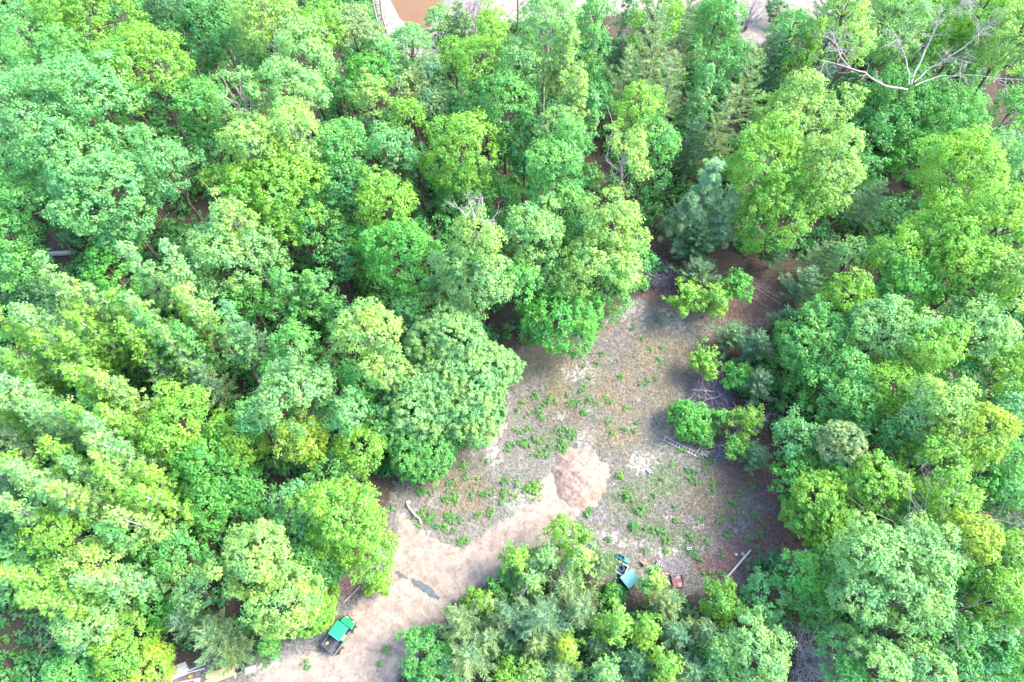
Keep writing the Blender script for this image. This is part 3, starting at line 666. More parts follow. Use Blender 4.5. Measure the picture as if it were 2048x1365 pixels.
('B', 2022, 1120, 62, 11, 'lime', 'lime crown at the right edge right of the sunny yellow crown'),
('B', 2005, 1200, 58, 12, 'lime', 'lime crown at the right edge, lower right'),
('B', 1935, 1195, 54, 9, 'deep', 'dark blue-green tree right of the wide pale tree'),
('B', 1990, 1285, 50, 10, 'cyan', 'bluish tree with small leaves near the lower right corner'),
('B', 2035, 1320, 44, 10, 'vivid', 'vivid green tree in the lower right corner'),
('B', 1735, 1110, 72, 14, 'pale', 'left upper lobe of the wide pale tree in the lower right'),
('B', 1830, 1105, 74, 14, 'pale', 'right upper lobe of the wide pale tree in the lower right'),
('B', 1720, 1185, 58, 12, 'pale', 'lower left lobe of the wide pale tree in the lower right'),
('B', 1805, 1190, 76, 13, 'pale', 'lower middle lobe of the wide pale tree in the lower right, bare white twigs below'),
('B', 1865, 1265, 70, 10, 'green', 'green crown below the wide pale tree'),
('B', 1690, 1300, 54, 8, 'cyan', 'bluish green tree below the wide pale tree, right of the bare shrub'),
('B', 1765, 1340, 60, 11, 'pale', 'pale crown at the lower edge right of the bare shrub'),
('B', 1850, 1345, 54, 11, 'pale', 'light crown at the lower edge, second to the right of the bare shrub'),
('B', 1935, 1345, 54, 9, 'cyan', 'minty tree at the lower edge near the right corner'),
('B', 1700, 1365, 44, 9, 'green', 'green crown cut by the lower edge right of the bare shrub'),
('B', 1502, 1310, 78, 9, 'pale', 'large light green crown at the lower edge left of the bare purple shrub'),
('B', 1440, 1330, 48, 6, 'green', 'green low tree at the lower edge left of the large light green crown'),
('B', 1602, 1145, 42, 8, 'vivid', 'upright bright green tree left of the wide pale tree'),
('B', 1625, 1205, 42, 6, 'green', 'green low tree under the upright bright green tree'),
('B', 1535, 1195, 54, 6, 'cyan', 'minty small-leaved tree below the long board on blocks', dict(fine=0.75)),
('B', 1440, 1200, 40, 5.5, 'lime', 'lime small tree at the lower end of the long board on blocks', dict(fine=0.75)),
('F', 1545, 1132, 42, 2.5, 'dark', 'dark green feathery low cedar right of the long board on blocks'),
# clearing edge shrubs
('F', 1398, 550, 50, 4.5, 'grey', 'grey-green feathery pine in the small island of trees at the top of the clearing'),
('S', 1372, 595, 42, 5, 'lime', 'lime sapling left in the small island of trees at the top of the clearing'),
('S', 1425, 600, 42, 5, 'lime', 'lime sapling with white twigs at the front of the small island of trees'),
('S', 1474, 570, 40, 5, 'vivid', 'bright green sapling at the right of the small island of trees'),
('F', 1465, 672, 40, 3.5, 'grey', 'grey-green low cedar at the right rim of the clearing'),
('F', 1515, 690, 40, 5, 'grey', 'taller grey-green cedar beside the low cedar at the right rim'),
('F', 1516, 765, 40, 5, 'grey', 'grey-green cedar right of the brush pile'),
('S', 1410, 725, 40, 3.5, 'lime', 'bright lime sapling standing in the clearing above the brush pile'),
('S', 1478, 755, 34, 3.5, 'vivid', 'bright green sapling right above the brush pile'),
('U', 1376, 838, 44, 3.0, 'vivid', 'dense round bright green shrub above the ladder', dict(smooth=True, fine=0.65)),
('U', 1408, 866, 26, 1.6, 'green', 'lower green shrub between the round shrub and the ladder'),
('S', 1440, 836, 18, 2.5, 'vivid', 'small green sapling between the brush pile and the round shrub'),
('S', 1495, 838, 36, 4.5, 'lime', 'lime sapling with bare white twigs right of the ladder'),
('S', 1472, 895, 28, 2.6, 'lime', 'leafy low sapling just right of the end of the ladder'),
('F', 1510, 910, 36, 3, 'grey', 'misty grey-green cedar at the right of the ladder saplings'),
# big fine tree left of clearing
('B', 735, 665, 66, 17, 'yellow', 'tall pale yellow tree left of the fine-textured green mass', dict(bare=0.8)),
('B', 765, 730, 48, 14, 'yellow', 'lower pale yellow branch crown of the tall pale yellow tree', dict(bare=0.8)),
('B', 815, 625, 34, 9, 'deep', 'deep green tree in the notch right of the tall pale yellow tree'),
('B', 895, 690, 86, 12, 'pale', 'fine-textured yellowish green crown above the clearing edge', dict(smooth=True, fine=0.52, az=5)),
('B', 962, 745, 80, 9, 'pale', 'fine-textured green crown reaching the left rim of the clearing', dict(smooth=True, fine=0.52)),
('B', 850, 800, 98, 10, 'pale', 'wide fine-textured green mass left of the clearing', dict(smooth=True, fine=0.52, az=5)),
('B', 940, 830, 78, 6.5, 'pale', 'low fine-textured green skirt beside the pale sand patch', dict(smooth=True, fine=0.52)),
('B', 845, 890, 80, 4.5, 'green', 'low deep green skirt of foliage at the lower left rim of the clearing', dict(smooth=True, fine=0.52)),
('B', 700, 825, 42, 12, 'cyan', 'pale minty narrow crown below the tall pale yellow tree'),
('B', 720, 895, 52, 9, 'lime', 'lime tree left of the fine-textured mass, above the grey dead shrub'),
# left middle
('B', 35, 530, 62, 11, 'green', 'green crown at the left edge beside the fallen log'),
('B', 15, 465, 50, 11, 'green', 'green crown cut by the left edge above the fallen log'),
('B', 103, 580, 50, 8, 'dark', 'dark green tree just below the fallen log'),
('B', 235, 555, 64, 9, 'vivid', 'vivid lime-green tree right of the bare ground with the fallen log'),
('S', 300, 535, 38, 13, 'pale', 'pale pointed slender tree, uppermost of the leaning slender group'),
('S', 345, 585, 50, 13, 'pale', 'broad pale slender tree below the uppermost pointed one'),
('S', 412, 635, 46, 12, 'yellow', 'yellowish slender tree at the right end of the leaning slender group'),
('S', 178, 615, 46, 13, 'yellow', 'yellow slender tree with a round top above the slender group, left'),
('S', 222, 670, 46, 12, 'lime', 'lime slender tree below the yellow round-topped one'),
('S', 278, 650, 52, 12, 'pale', 'pale slender tree in the centre of the leaning group'),
('S', 330, 690, 50, 11, 'green', 'green slender tree with a pale stem in the centre right of the leaning group'),
('S', 395, 690, 34, 10, 'green', 'small green slender tree left of the dark feathery pine'),
('S', 458, 700, 42, 11, 'cyan', 'bluish slender tree between two dark feathery pines'),
('B', 585, 690, 46, 10, 'green', 'green tree above the large pale round crown, left of middle'),
('F', 515, 690, 48, 10, 'grey', 'dark grey-green feathery pine in the left middle'),
('F', 335, 752, 48, 9, 'grey', 'grey feathery pine with silvery tips in the left middle'),
('F', 420, 765, 42, 8, 'grey', 'grey feathery pine right of the silvery tipped one'),
('S', 86, 690, 54, 13, 'pale', 'pale whitish slender tree near the left edge'),
('S', 155, 705, 46, 12, 'lime', 'green-lime slender tree right of the pale whitish one'),
('S', 25, 660, 50, 13, 'lime', 'lime slender tree at the left edge, upper'),
('S', 62, 605, 34, 13, 'pale', 'thin whitish slender tree with bare pale stem above the pale whitish tree'),
('S', 22, 750, 50, 12, 'pale', 'slender tree with a long white stem at the left edge'),
('S', 212, 760, 50, 12, 'lime', 'yellow-green slender tree above the pale row, left middle'),
('S', 255, 790, 44, 11, 'yellow', 'yellowish slender tree left of the large bright green crown'),
('S', 78, 795, 50, 12, 'pale', 'sparse pale slender tree with fine twigs near the left edge'),
('S', 145, 830, 40, 12, 'pale', 'pale slender tree leaning beside a bare stem, left'),
('S', 195, 800, 34, 9, 'green', 'small green slender tree behind the pale leaning one'),
('S', 236, 842, 46, 11, 'lime', 'lime slender tree just left of the large bright green crown'),
('B', 50, 875, 50, 8, 'olive', 'olive green bushy tree near the left edge below the sparse slender trees'),
('S', 172, 900, 44, 12, 'pale', 'pale slender tree above the sparse whitish one'),
('S', 238, 930, 46, 11, 'yellow', 'sparse whitish slender tree with many bare white twigs'),
('S', 20, 830, 44, 11, 'lime', 'lime slender tree cut by the left edge'),
('B', 370, 850, 86, 12, 'lime', 'large bright green crown with lemony tips in the left middle'),
('B', 400, 915, 56, 10, 'vivid', 'vivid green lower part of the large bright green crown'),
('B', 480, 880, 62, 9, 'lime', 'lime low tree right of the large bright green crown', dict(fine=0.8)),
('B', 598, 790, 80, 14, 'pale', 'large pale round crown in the left middle, tufted like cauliflower'),
('B', 510, 830, 38, 11, 'cyan', 'bluish small crown left of the large pale round crown'),
('B', 605, 880, 52, 10, 'gold', 'yellow crown directly below the large pale round crown'),
('B', 660, 940, 46, 7, 'green', 'green tree left of the grey dead shrub'),
('B', 500, 605, 42, 8, 'vivid', 'green tree under the broad pale mint crown by its trunk'),
('S', 580, 600, 52, 10, 'green', 'sparse green tree with visible stems right of the broad pale mint crown'),
('S', 640, 585, 48, 10, 'green', 'sparse green tree left of the bare brown patch in the middle'),
('B', 675, 520, 46, 9, 'deep', 'shaded deep green tree right of the drooping tree, over brown ground'),
# lower left
('S', 78, 985, 56, 12, 'pale', 'pale slender tree with layered tufts, lower left'),
('S', 178, 985, 44, 12, 'yellow', 'yellow-tipped slender tree right of the layered pale one'),
('S', 125, 945, 44, 11, 'lime', 'lime slender tree behind the layered pale and yellow-tipped ones'),
('S', 295, 965, 40, 10, 'lime', 'lime slender tree below the whitish twiggy one'),
('B', 20, 1000, 56, 8, 'dark', 'dark bluish tangle of a tree at the left edge, lower left'),
('B', 120, 1075, 62, 11, 'lime', 'broad lime crown in the lower left, above the yellow one'),
('S', 300, 1040, 46, 11, 'yellow', 'yellow tufted slender tree in the lower left middle'),
('B', 362, 1110, 58, 8, 'green', 'mid green bushy tree left of the big sunlit pale crown'),
('B', 420, 1010, 56, 8, 'vivid', 'vivid green tree below the large bright green crown'),
('B', 500, 985, 46, 7, 'vivid', 'vivid green tree above the big sunlit pale crown, near a dark gap'),
('S', 245, 1088, 44, 10, 'green', 'green slender tree with grey twigs right of the broad lime crown'),
('B', 190, 1135, 62, 11, 'yellow', 'yellow crown in the lower left, brightest of its neighbours'),
('S', 98, 1150, 48, 11, 'lime', 'lime pointed slender tree left of the yellow crown'),
('B', 24, 1135, 58, 8, 'cyan', 'dark minty tree at the left edge above the pale ground'),
('B', 510, 1120, 80, 14, 'yellow', 'big sunlit pale crown above the green utility vehicle'),
('B', 570, 1200, 74, 12, 'yellow', 'lower right part of the big sunlit pale crown above the utility vehicle'),
('B', 625, 1215, 52, 6, 'lime', 'lime skirt of foliage beside the roof of the utility vehicle', dict(smooth=True, fine=0.65)),
('B', 390, 1182, 44, 8, 'pale', 'light minty small crown left of the big sunlit pale crown'),
('B', 690, 1040, 88, 12, 'lime', 'big lime crown at the left rim of the dirt track'),
('B', 735, 1110, 58, 9, 'lime', 'lower lime crown hanging over the torn fabric strip', dict(fine=0.8)),
('B', 605, 1020, 58, 10, 'cyan', 'bluish green crown left of the big lime crown by the track'),
('B', 640, 1115, 52, 8, 'green', 'green crown in the fold between the big lime crown and the sunlit pale crown'),
('B', 310, 1200, 50, 6, 'vivid', 'dark vivid green bushy tree left of the feathery pines, lower left'),
('B', 190, 1240, 72, 9, 'pale', 'very bright pale mass of foliage near the lower left corner', dict(fine=0.8)),
('B', 250, 1295, 66, 7, 'lime', 'bright lime foliage right of the lower left corner', dict(fine=0.8)),
('B', 298, 1335, 52, 5, 'gold', 'yellow-lime bushy tree just left of the white boards', dict(smooth=True, fine=0.65)),
('B', 150, 1345, 52, 4.5, 'green', 'green shrubby tree in the lower left corner', dict(fine=0.8)),
('F', 375, 1240, 46, 6, 'grey', 'silvery feathery pine, uppermost of three above the lumber'),
('F', 432, 1275, 58, 6, 'olive', 'wide feathery pine in the middle of three above the lumber'),
('F', 462, 1305, 46, 4, 'olive', 'olive feathery pine nearest to the lumber stack'),
('U', 536, 1285, 26, 2.0, 'green', 'small green shrub left of the utility vehicle'),
('S', 758, 1168, 24, 2.5, 'lime', 'lime sapling at the left edge of the track beside the torn fabric strip'),
# lower middle
('S', 1032, 1120, 38, 5, 'lime', 'pale lime sapling at the right rim of the dirt track'),
('B', 1138, 1072, 38, 5.5, 'lime', 'vivid lime round tree standing out below the sand heap'),
('S', 1158, 1120, 44, 5.5, 'yellow', 'yellow-lime sapling below the vivid lime round tree'),
('S', 1092, 1120, 42, 5, 'pale', 'pale sapling with grey twigs left of the vivid lime round tree'),
('F', 1205, 1128, 40, 4, 'olive', 'feathery grey-green pine left of the blue hose bin'),
('B', 1005, 1168, 30, 2.5, 'green', 'green bushy tree at the right edge of the dirt track'),
('S', 1056, 1165, 36, 4.5, 'pale', 'light sapling above the feathery pines of the lower middle'),
('B', 950, 1205, 28, 2.5, 'lime', 'lime green bush where the dirt track narrows'),
('S', 975, 1214, 24, 3.5, 'yellow', 'small pale yellow sapling right of the lime bush by the track'),
('F', 925, 1245, 50, 6, 'olive', 'pale feathery pine at the right side of the track, left of the row'),
('F', 1020, 1235, 52, 6, 'grey', 'dark green feathery pine between the pale one and the great one'),
('F', 1088, 1238, 68, 7.5, 'grey', 'great grey-green feathery pine in the lower middle, widest of its row'),
('F', 1160, 1218, 56, 6.5, 'olive', 'yellowish olive feathery pine right of the great one'),
('F', 942, 1318, 60, 7, 'olive', 'pale radial feathery pine at the lower edge beside the green broadleaf bush'),
('B', 845, 1312, 60, 4.5, 'green', 'broad green bush at the lower right end of the dirt track', dict(fine=0.8)),
('B', 875, 1365, 50, 5, 'cyan', 'minty bush at the lower edge right of the dirt track', dict(fine=0.8)),
('S', 1132, 1300, 34, 6, 'gold', 'yellow small tree among the feathery pines of the lower middle'),
('S', 1232, 1252, 44, 7, 'lime', 'light lime tree with open branches, right of the feathery row'),
('S', 1287, 1262, 36, 6, 'lime', 'smaller lime tree right of the light open one'),
('S', 1304, 1163, 32, 4.0, 'yellow', 'yellow-lime small tree in front of the teal metal box'),
('U', 1228, 1190, 24, 1.4, 'vivid', 'small green shrub beneath the teal metal box'),
('F', 1335, 1208, 44, 5, 'olive', 'olive feathery pine below the maroon tray'),
('F', 1352, 1268, 46, 5, 'grey', 'dark grey-green feathery pine below the olive one'),
('F', 1408, 1262, 44, 5, 'olive', 'olive pine with yellowish tips at the lower right of the maroon tray'),
('B', 1024, 1352, 38, 4.5, 'lime', 'lime green crown at the lower edge right of the pale radial pine', dict(fine=0.8)),
('B', 1068, 1350, 36, 5, 'yellow', 'yellowish crown at the lower edge in the lower middle', dict(fine=0.8)),
('F', 1120, 1350, 48, 5, 'olive', 'olive feathery pine at the lower edge below the yellow small tree'),
('S', 1210, 1345, 38, 6, 'pale', 'pale lime tree at the lower edge below the open lime tree'),
('F', 1268, 1330, 46, 5, 'dark', 'dark feathery pine at the lower edge between two lime trees'),
('S', 1330, 1335, 44, 6, 'lime', 'lime tree at the lower edge left of the olive pine'),
('F', 1380, 1345, 46, 5, 'grey', 'grey-green feathery pine at the lower edge left of the green low tree'),
('F', 1020, 1290, 44, 4, 'dark', 'dark green feathery pine under the great one, lower middle'),
('F', 1190, 1290, 40, 4, 'dark', 'dark feathery pine left of the open lime tree'),
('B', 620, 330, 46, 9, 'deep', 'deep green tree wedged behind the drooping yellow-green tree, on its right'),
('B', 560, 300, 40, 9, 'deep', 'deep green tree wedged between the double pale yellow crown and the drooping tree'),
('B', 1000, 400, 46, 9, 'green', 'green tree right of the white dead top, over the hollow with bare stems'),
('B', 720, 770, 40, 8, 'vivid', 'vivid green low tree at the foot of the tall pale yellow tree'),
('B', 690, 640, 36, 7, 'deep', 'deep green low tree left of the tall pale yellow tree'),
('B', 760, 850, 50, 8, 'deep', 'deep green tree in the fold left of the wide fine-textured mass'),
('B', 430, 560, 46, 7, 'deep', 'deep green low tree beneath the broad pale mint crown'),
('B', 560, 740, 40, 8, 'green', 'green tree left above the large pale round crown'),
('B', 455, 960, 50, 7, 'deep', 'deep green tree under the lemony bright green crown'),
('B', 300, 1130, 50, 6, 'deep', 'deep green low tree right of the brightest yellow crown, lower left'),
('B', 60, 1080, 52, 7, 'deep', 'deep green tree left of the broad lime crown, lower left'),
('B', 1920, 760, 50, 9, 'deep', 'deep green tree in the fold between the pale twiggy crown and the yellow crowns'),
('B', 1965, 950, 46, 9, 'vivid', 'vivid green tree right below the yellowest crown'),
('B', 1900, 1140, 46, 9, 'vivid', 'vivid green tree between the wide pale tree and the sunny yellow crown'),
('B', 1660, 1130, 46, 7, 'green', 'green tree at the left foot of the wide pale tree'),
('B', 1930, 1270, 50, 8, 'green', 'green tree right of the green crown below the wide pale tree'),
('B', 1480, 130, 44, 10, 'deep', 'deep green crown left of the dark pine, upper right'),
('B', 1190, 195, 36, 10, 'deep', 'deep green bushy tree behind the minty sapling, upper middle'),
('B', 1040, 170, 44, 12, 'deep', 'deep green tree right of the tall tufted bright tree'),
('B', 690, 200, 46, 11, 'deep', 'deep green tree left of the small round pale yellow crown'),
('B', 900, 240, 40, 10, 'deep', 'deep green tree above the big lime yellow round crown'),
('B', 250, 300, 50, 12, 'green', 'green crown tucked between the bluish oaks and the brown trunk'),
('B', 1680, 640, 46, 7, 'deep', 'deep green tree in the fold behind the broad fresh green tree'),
('S', 120, 660, 38, 10.5, 'pale', 'narrow pointed pale green tree above the green-lime one, left'),
('S', 190, 665, 38, 11, 'lime', 'narrow pointed lime tree wedged between the yellow round-topped one and the lime one'),
('S', 250, 615, 38, 11.5, 'pale', 'narrow pointed pale green tree just above the centre of the leaning group'),
('S', 310, 620, 38, 12, 'lime', 'narrow pointed lime tree between the broad pale slender tree and the centre one'),
('S', 375, 655, 38, 10.5, 'lime', 'narrow pointed lime tree left beside the yellowish one at the right end'),
('S', 365, 720, 38, 11, 'pale', 'narrow pointed pale green tree low in front of the centre right of the group'),
('S', 300, 725, 38, 11.5, 'lime', 'narrow pointed lime tree left of the silvery tipped pine'),
('S', 120, 750, 38, 12, 'lime', 'narrow pointed lime tree between the sparse twiggy one and the green-lime one'),
('S', 55, 730, 38, 10.5, 'lime', 'narrow pointed lime tree right of the long white stem at the left edge'),
('S', 110, 850, 38, 11, 'pale', 'narrow pointed pale green tree below the sparse twiggy one near the left edge'),
('S', 185, 855, 38, 11.5, 'lime', 'narrow pointed lime tree in front of the pale leaning one, left'),
('S', 275, 880, 38, 12, 'pale', 'narrow pointed pale green tree touching the large bright green crown from the left'),
('S', 210, 955, 38, 10.5, 'pale', 'narrow pointed pale green tree in front of the sparse whitish twiggy one'),
('S', 60, 930, 38, 11, 'lime', 'narrow pointed lime tree above the layered pale one, lower left'),
('S', 140, 1010, 38, 11.5, 'pale', 'narrow pointed pale green tree between the layered pale one and the broad lime crown'),
('S', 230, 1030, 38, 12, 'lime', 'narrow pointed lime tree below the yellow-tipped one, lower left'),
('S', 345, 1000, 38, 10.5, 'lime', 'narrow pointed lime tree left of the vivid tree below the bright green crown'),
('S', 60, 1040, 38, 11, 'pale', 'narrow pointed pale green tree below the layered pale one at the left'),
('S', 265, 1140, 38, 11.5, 'pale', 'narrow pointed pale green tree right of the brightest yellow crown, lower left'),
('S', 150, 1190, 38, 12, 'lime', 'narrow pointed lime tree just below the brightest yellow crown, lower left'),
('B', 1210, 575, 56, 8, 'green', 'green lower tree under the big pale crown at the top of the clearing'),
('B', 1255, 520, 50, 9, 'green', 'green tree behind the right side of the big pale crown over the clearing'),
('B', 1165, 480, 52, 11, 'deep', 'deep green tree between the two pale crowns above the clearing'),
('B', 1090, 545, 50, 10, 'deep', 'deep green tree behind the vivid bushy tree at the clearing rim'),
('F', 1075, 1290, 46, 5.5, 'olive', 'pale olive feathery pine below the great one, lower middle'),
('F', 980, 1280, 46, 5.5, 'olive', 'pale olive feathery pine left below the dark green feathery one'),
('F', 1130, 1175, 42, 5, 'olive', 'wispy pale pine above the yellowish olive one'),
('B', 905, 765, 96, 10.5, 'pale', 'highest middle crown of the fine-textured mass left of the clearing', dict(smooth=True, fine=0.52, az=4.8)),
('B', 800, 860, 60, 7, 'green', 'fine-textured green crown at the lower left flank of the wide fine-textured mass', dict(smooth=True, fine=0.6)),
]
for row in TREES:
    plant(*row[:7], **(row[7] if len(row) > 7 else {}))
print('tree leaf triangles', TRI[0], len(TREES))
# ------------------------------------------------------------------ bare and dead wood that stands
def bare(name, label, base_px, h, lims, mat, r0=0.2, twig_n=0, seed=1, cat='tree', lean=None, z0=0.0, group=None, tl=1.0):
    """a trunk at a ground pixel with limbs given as pixel polylines with heights; forking twigs along each limb"""
    rng = np.random.default_rng(seed); b = gp(*base_px); root = empty(name, b); tag(root, label, cat, group)
    top = np.array((0, 0, h)) if lean is None else np.array((lean[0], lean[1], h))
    s, _ = wob((0, 0, -0.3), top, r0, r0*0.6, rng, 6, 0.03)
    link('trunk', tubes_mesh('trunk', s, 8), root, mat)
    for lm, rr in lims:
        pts = [np.array(at(x, y, z))-b for x, y, z in lm]; s = []
        for k in range(len(pts)-1):
            s += wob(pts[k], pts[k+1], rr*(1-0.75*k/(len(pts)-1)), rr*(1-0.75*(k+1)/(len(pts)-1)), rng, 3, 0.07)[0]
        for t in range(twig_n):
            k = rng.integers(max(0, len(pts)//3), len(pts)-1); f = rng.random(); q = pts[k]*(1-f)+pts[k+1]*f
            d = unit(unit(pts[k+1]-pts[k])*0.6+rng.normal(0, 0.6, 3)); twigs(q, d, rng.uniform(0.8, 2.2)*tl, 0.028, rng, 2, s)
        link('limb', tubes_mesh('limb', s, 6), root, mat)
    return root
bare('dead_tree', 'big dead tree with long pale bare limbs spread wide at the upper right', (1800, 262), 8.2, [
    ([(1815, 180, 8.2), (1770, 172, 9.5), (1730, 145, 11), (1690, 133, 12), (1645, 122, 13)], 0.11),
    ([(1817, 170, 8.6), (1812, 120, 10), (1800, 85, 11.5), (1784, 60, 13)], 0.10),
    ([(1822, 168, 8.6), (1850, 100, 11), (1872, 55, 13), (1882, 8, 15)], 0.13), ([(1866, 60, 12.6), (1900, 25, 14.2), (1935, 0, 15.5)], 0.08),
    ([(1828, 165, 8.6), (1862, 135, 9.6), (1900, 116, 10.5), (1935, 124, 11)], 0.10), ([(1895, 115, 10.2), (1940, 85, 11.5), (1985, 45, 13)], 0.07),
    ([(1830, 172, 8.4), (1880, 152, 9), (1960, 152, 10), (2060, 160, 11)], 0.085), ([(1700, 135, 11.6), (1680, 112, 12.8), (1670, 80, 14)], 0.07)], M['dead_wood'], 0.26, 16, 11)
bare('dead_tree', 'jagged white dead top sticking out of a pale crown in the middle of the wood', (975, 590), 15.5, [
    ([(947, 440, 15.5), (945, 420, 16.6), (936, 398, 18.0)], 0.12), ([(948, 436, 15.5), (956, 412, 17), (961, 386, 18.6)], 0.12),
    ([(944, 440, 15.3), (925, 425, 16.2), (912, 410, 17)], 0.09), ([(950, 440, 15.5), (975, 445, 16), (990, 438, 16.5)], 0.08)], M['dead_wood'], 0.2, 4, 12, tl=0.5)
bare('bare_tree', 'left of two tall thin bare trunks beside the muddy pond', (758, 70), 15, [([(757, -60, 13), (740, -80, 14)], 0.05)], M['pale_bark'], 0.13, 3, 13, group='bare trunks beside the pond')
bare('bare_tree', 'right of two tall thin bare trunks beside the muddy pond', (778, 92), 15, [([(772, -60, 13), (790, -80, 14)], 0.05)], M['pale_bark'], 0.13, 3, 14, group='bare trunks beside the pond')
bare('bare_tree', 'thin dark bare trunk on the white sand right of the square-topped lime tree', (1036, 88), 13, [([(1034, 20, 8), (1046, 0, 9.5)], 0.04)], M['bark'], 0.10, 3, 15)
bare('bare_tree', 'thick brown bare trunk showing between the bluish oaks and the green gap', (348, 338), 11, [([(262, 205, 11), (250, 180, 12.5)], 0.12)], M['bark'], 0.42, 2, 16)
bare('bare_tree', 'grey leaning trunk standing above the fallen log at the left edge', (150, 492), 6, [([(100, 428, 6), (84, 405, 7.5)], 0.07)], M['pale_bark'], 0.14, 3, 17, lean=(-0.6, 0.8))
bare('bare_tree', 'grey bare trunk at the right edge beside the dark bluish tree', (1985, 1075), 6, [([(2020, 1058, 5.5), (2050, 1040, 7)], 0.08), ([(2020, 1060, 5), (2012, 1030, 7)], 0.05)], M['pale_bark'], 0.15, 4, 18)
def bare_shrub(label, px, py, rpx, h, mat, seed, n=14, depth=3, cat='shrub', r=0.05):
    rng = np.random.default_rng(seed); b = gp(px, py); root = empty('bare_shrub', b); tag(root, label, cat, 'bare and dead shrubs'); rad = rpx*mpp(px, py)
    for k in range(3):
        s = []
        for q in range(max(2, n//3)):
            a = rng.uniform(0, 6.28); sp = rng.uniform(0.2, 1.0); d = unit(np.array((math.cos(a)*sp*rad, math.sin(a)*sp*rad, h*0.9)))
            twigs((rng.normal(0, .1), rng.normal(0, .1), -0.05), d, math.hypot(sp*rad, h*0.9)*0.62, r, rng, depth, s, 0.6)
        link('branch', tubes_mesh('branch', s, 4), root, mat)
    return root
bare_shrub('bare purple-grey shrub with a tangle of fine twigs, lower right', 1608, 1318, 52, 4.6, M['pale_twig'], 31, 36, 4, r=0.065)
bare_shrub('grey dead shrub at the lower left foot of the fine-textured mass', 702, 950, 30, 4.5, M['pale_twig'], 32, 15)
bare_shrub('whitish dead twigs crowning the top of the wide pale tree, lower right', 1760, 1120, 22, 14.0, M['dead_wood'], 33, 9, 3)
bare_shrub('whitish dead twigs sticking out below the wide pale tree, lower right', 1790, 1255, 20, 10.5, M['dead_wood'], 34, 9, 3)
bare_shrub('pale dead twiggy shrub in the lower left above the bright foliage', 215, 1225, 42, 7.5, M['dead_wood'], 35, 12, 3)
bare_shrub('pale dead twiggy shrub just right of the other pale one, lower left', 272, 1248, 40, 6.5, M['dead_wood'], 36, 12, 3)
bare_shrub('tangle of grey bare branches at the left edge, lower left', 30, 1020, 60, 9, M['pale_twig'], 37, 15, 3)
bare_shrub('grey twiggy shrub among the bright saplings right of the dirt track', 1090, 1140, 34, 4.6, M['pale_twig'], 38, 15)
bare_shrub('greyish bare shrub on the white sand right of the pond, in front of trees', 945, 78, 36, 7, M['twig'], 39, 18, 4)
bare_shrub('arching dark bare shrub on the white sand at the upper edge, right', 1490, 62, 34, 6, M['twig'], 40, 12, 3)
bare_shrub('fine bare shrub at the foot of the sapling with white twigs, right of the ladder', 1478, 862, 30, 3.2, M['pale_twig'], 41, 15)
bare_shrub('thin bare shrub on the brown ground at the right edge', 2010, 270, 34, 3, M['twig'], 42, 12)

# ------------------------------------------------------------------ fallen wood and brush piles
def stick(name, label, cat, a, b, r0, r1, mat, z=None, n=8, seed=0, amp=0.03, group=None):
    rng = np.random.default_rng(seed+500); A, B = gp(*a), gp(*b); mid = (A+B)/2; za = r0*0.8 if z is None else z
    s, pts = wob(A-mid+np.array((0, 0, za)), B-mid+np.array((0, 0, za)), r0, r1, rng, 5, amp)
    mb = MB(); mb.tube(pts, [r0+(r1-r0)*k/5 for k in range(6)], n); o = mb.build(name, mat, None, True); o.location = tuple(mid)
    return tag(o, label, cat, group)
stick('fallen_log', 'thick fallen log lying on bare brown ground near the left edge', 'log', (82, 512), (152, 506), 0.30, 0.26, M['pale_bark'], seed=1)
stick('fallen_log', 'thinner grey log crossing the left end of the thick fallen log', 'log', (54, 484), (96, 528), 0.17, 0.13, M['bark'], z=0.55, seed=2)
stick('fallen_log', 'curved grey weathered log at the left edge of the dirt track', 'log', (813, 1008), (842, 1048), 0.13, 0.10, M['old_plank'], seed=3, amp=0.12)
stick('fallen_log', 'short pale log lying under the shrub near the ladder end', 'log', (1392, 906), (1408, 888), 0.10, 0.09, M['old_plank'], seed=4)
stick('pole', 'grey pole lying on dark mulch at the left of the track above the utility vehicle', 'pole', (685, 1207), (720, 1173), 0.06, 0.05, M['pale_bark'], seed=5, amp=0.0)
stick('pole', 'upper of two close thin pale poles lying on brown leaves, upper right of the clearing', 'pole', (1502, 564), (1562, 601), 0.028, 0.022, M['dead_wood'], z=0.12, seed=6, amp=0.01)
stick('pole', 'lower of two close thin pale poles lying on brown leaves, upper right of the clearing', 'pole', (1498, 567), (1563, 611), 0.028, 0.022, M['dead_wood'], z=0.12, seed=7, amp=0.01)
stick('pole', 'separate thin pole ending at a pale stone on brown leaves', 'pole', (1494, 589), (1552, 627), 0.032, 0.025, M['dead_wood'], z=0.10, seed=8, amp=0.01)
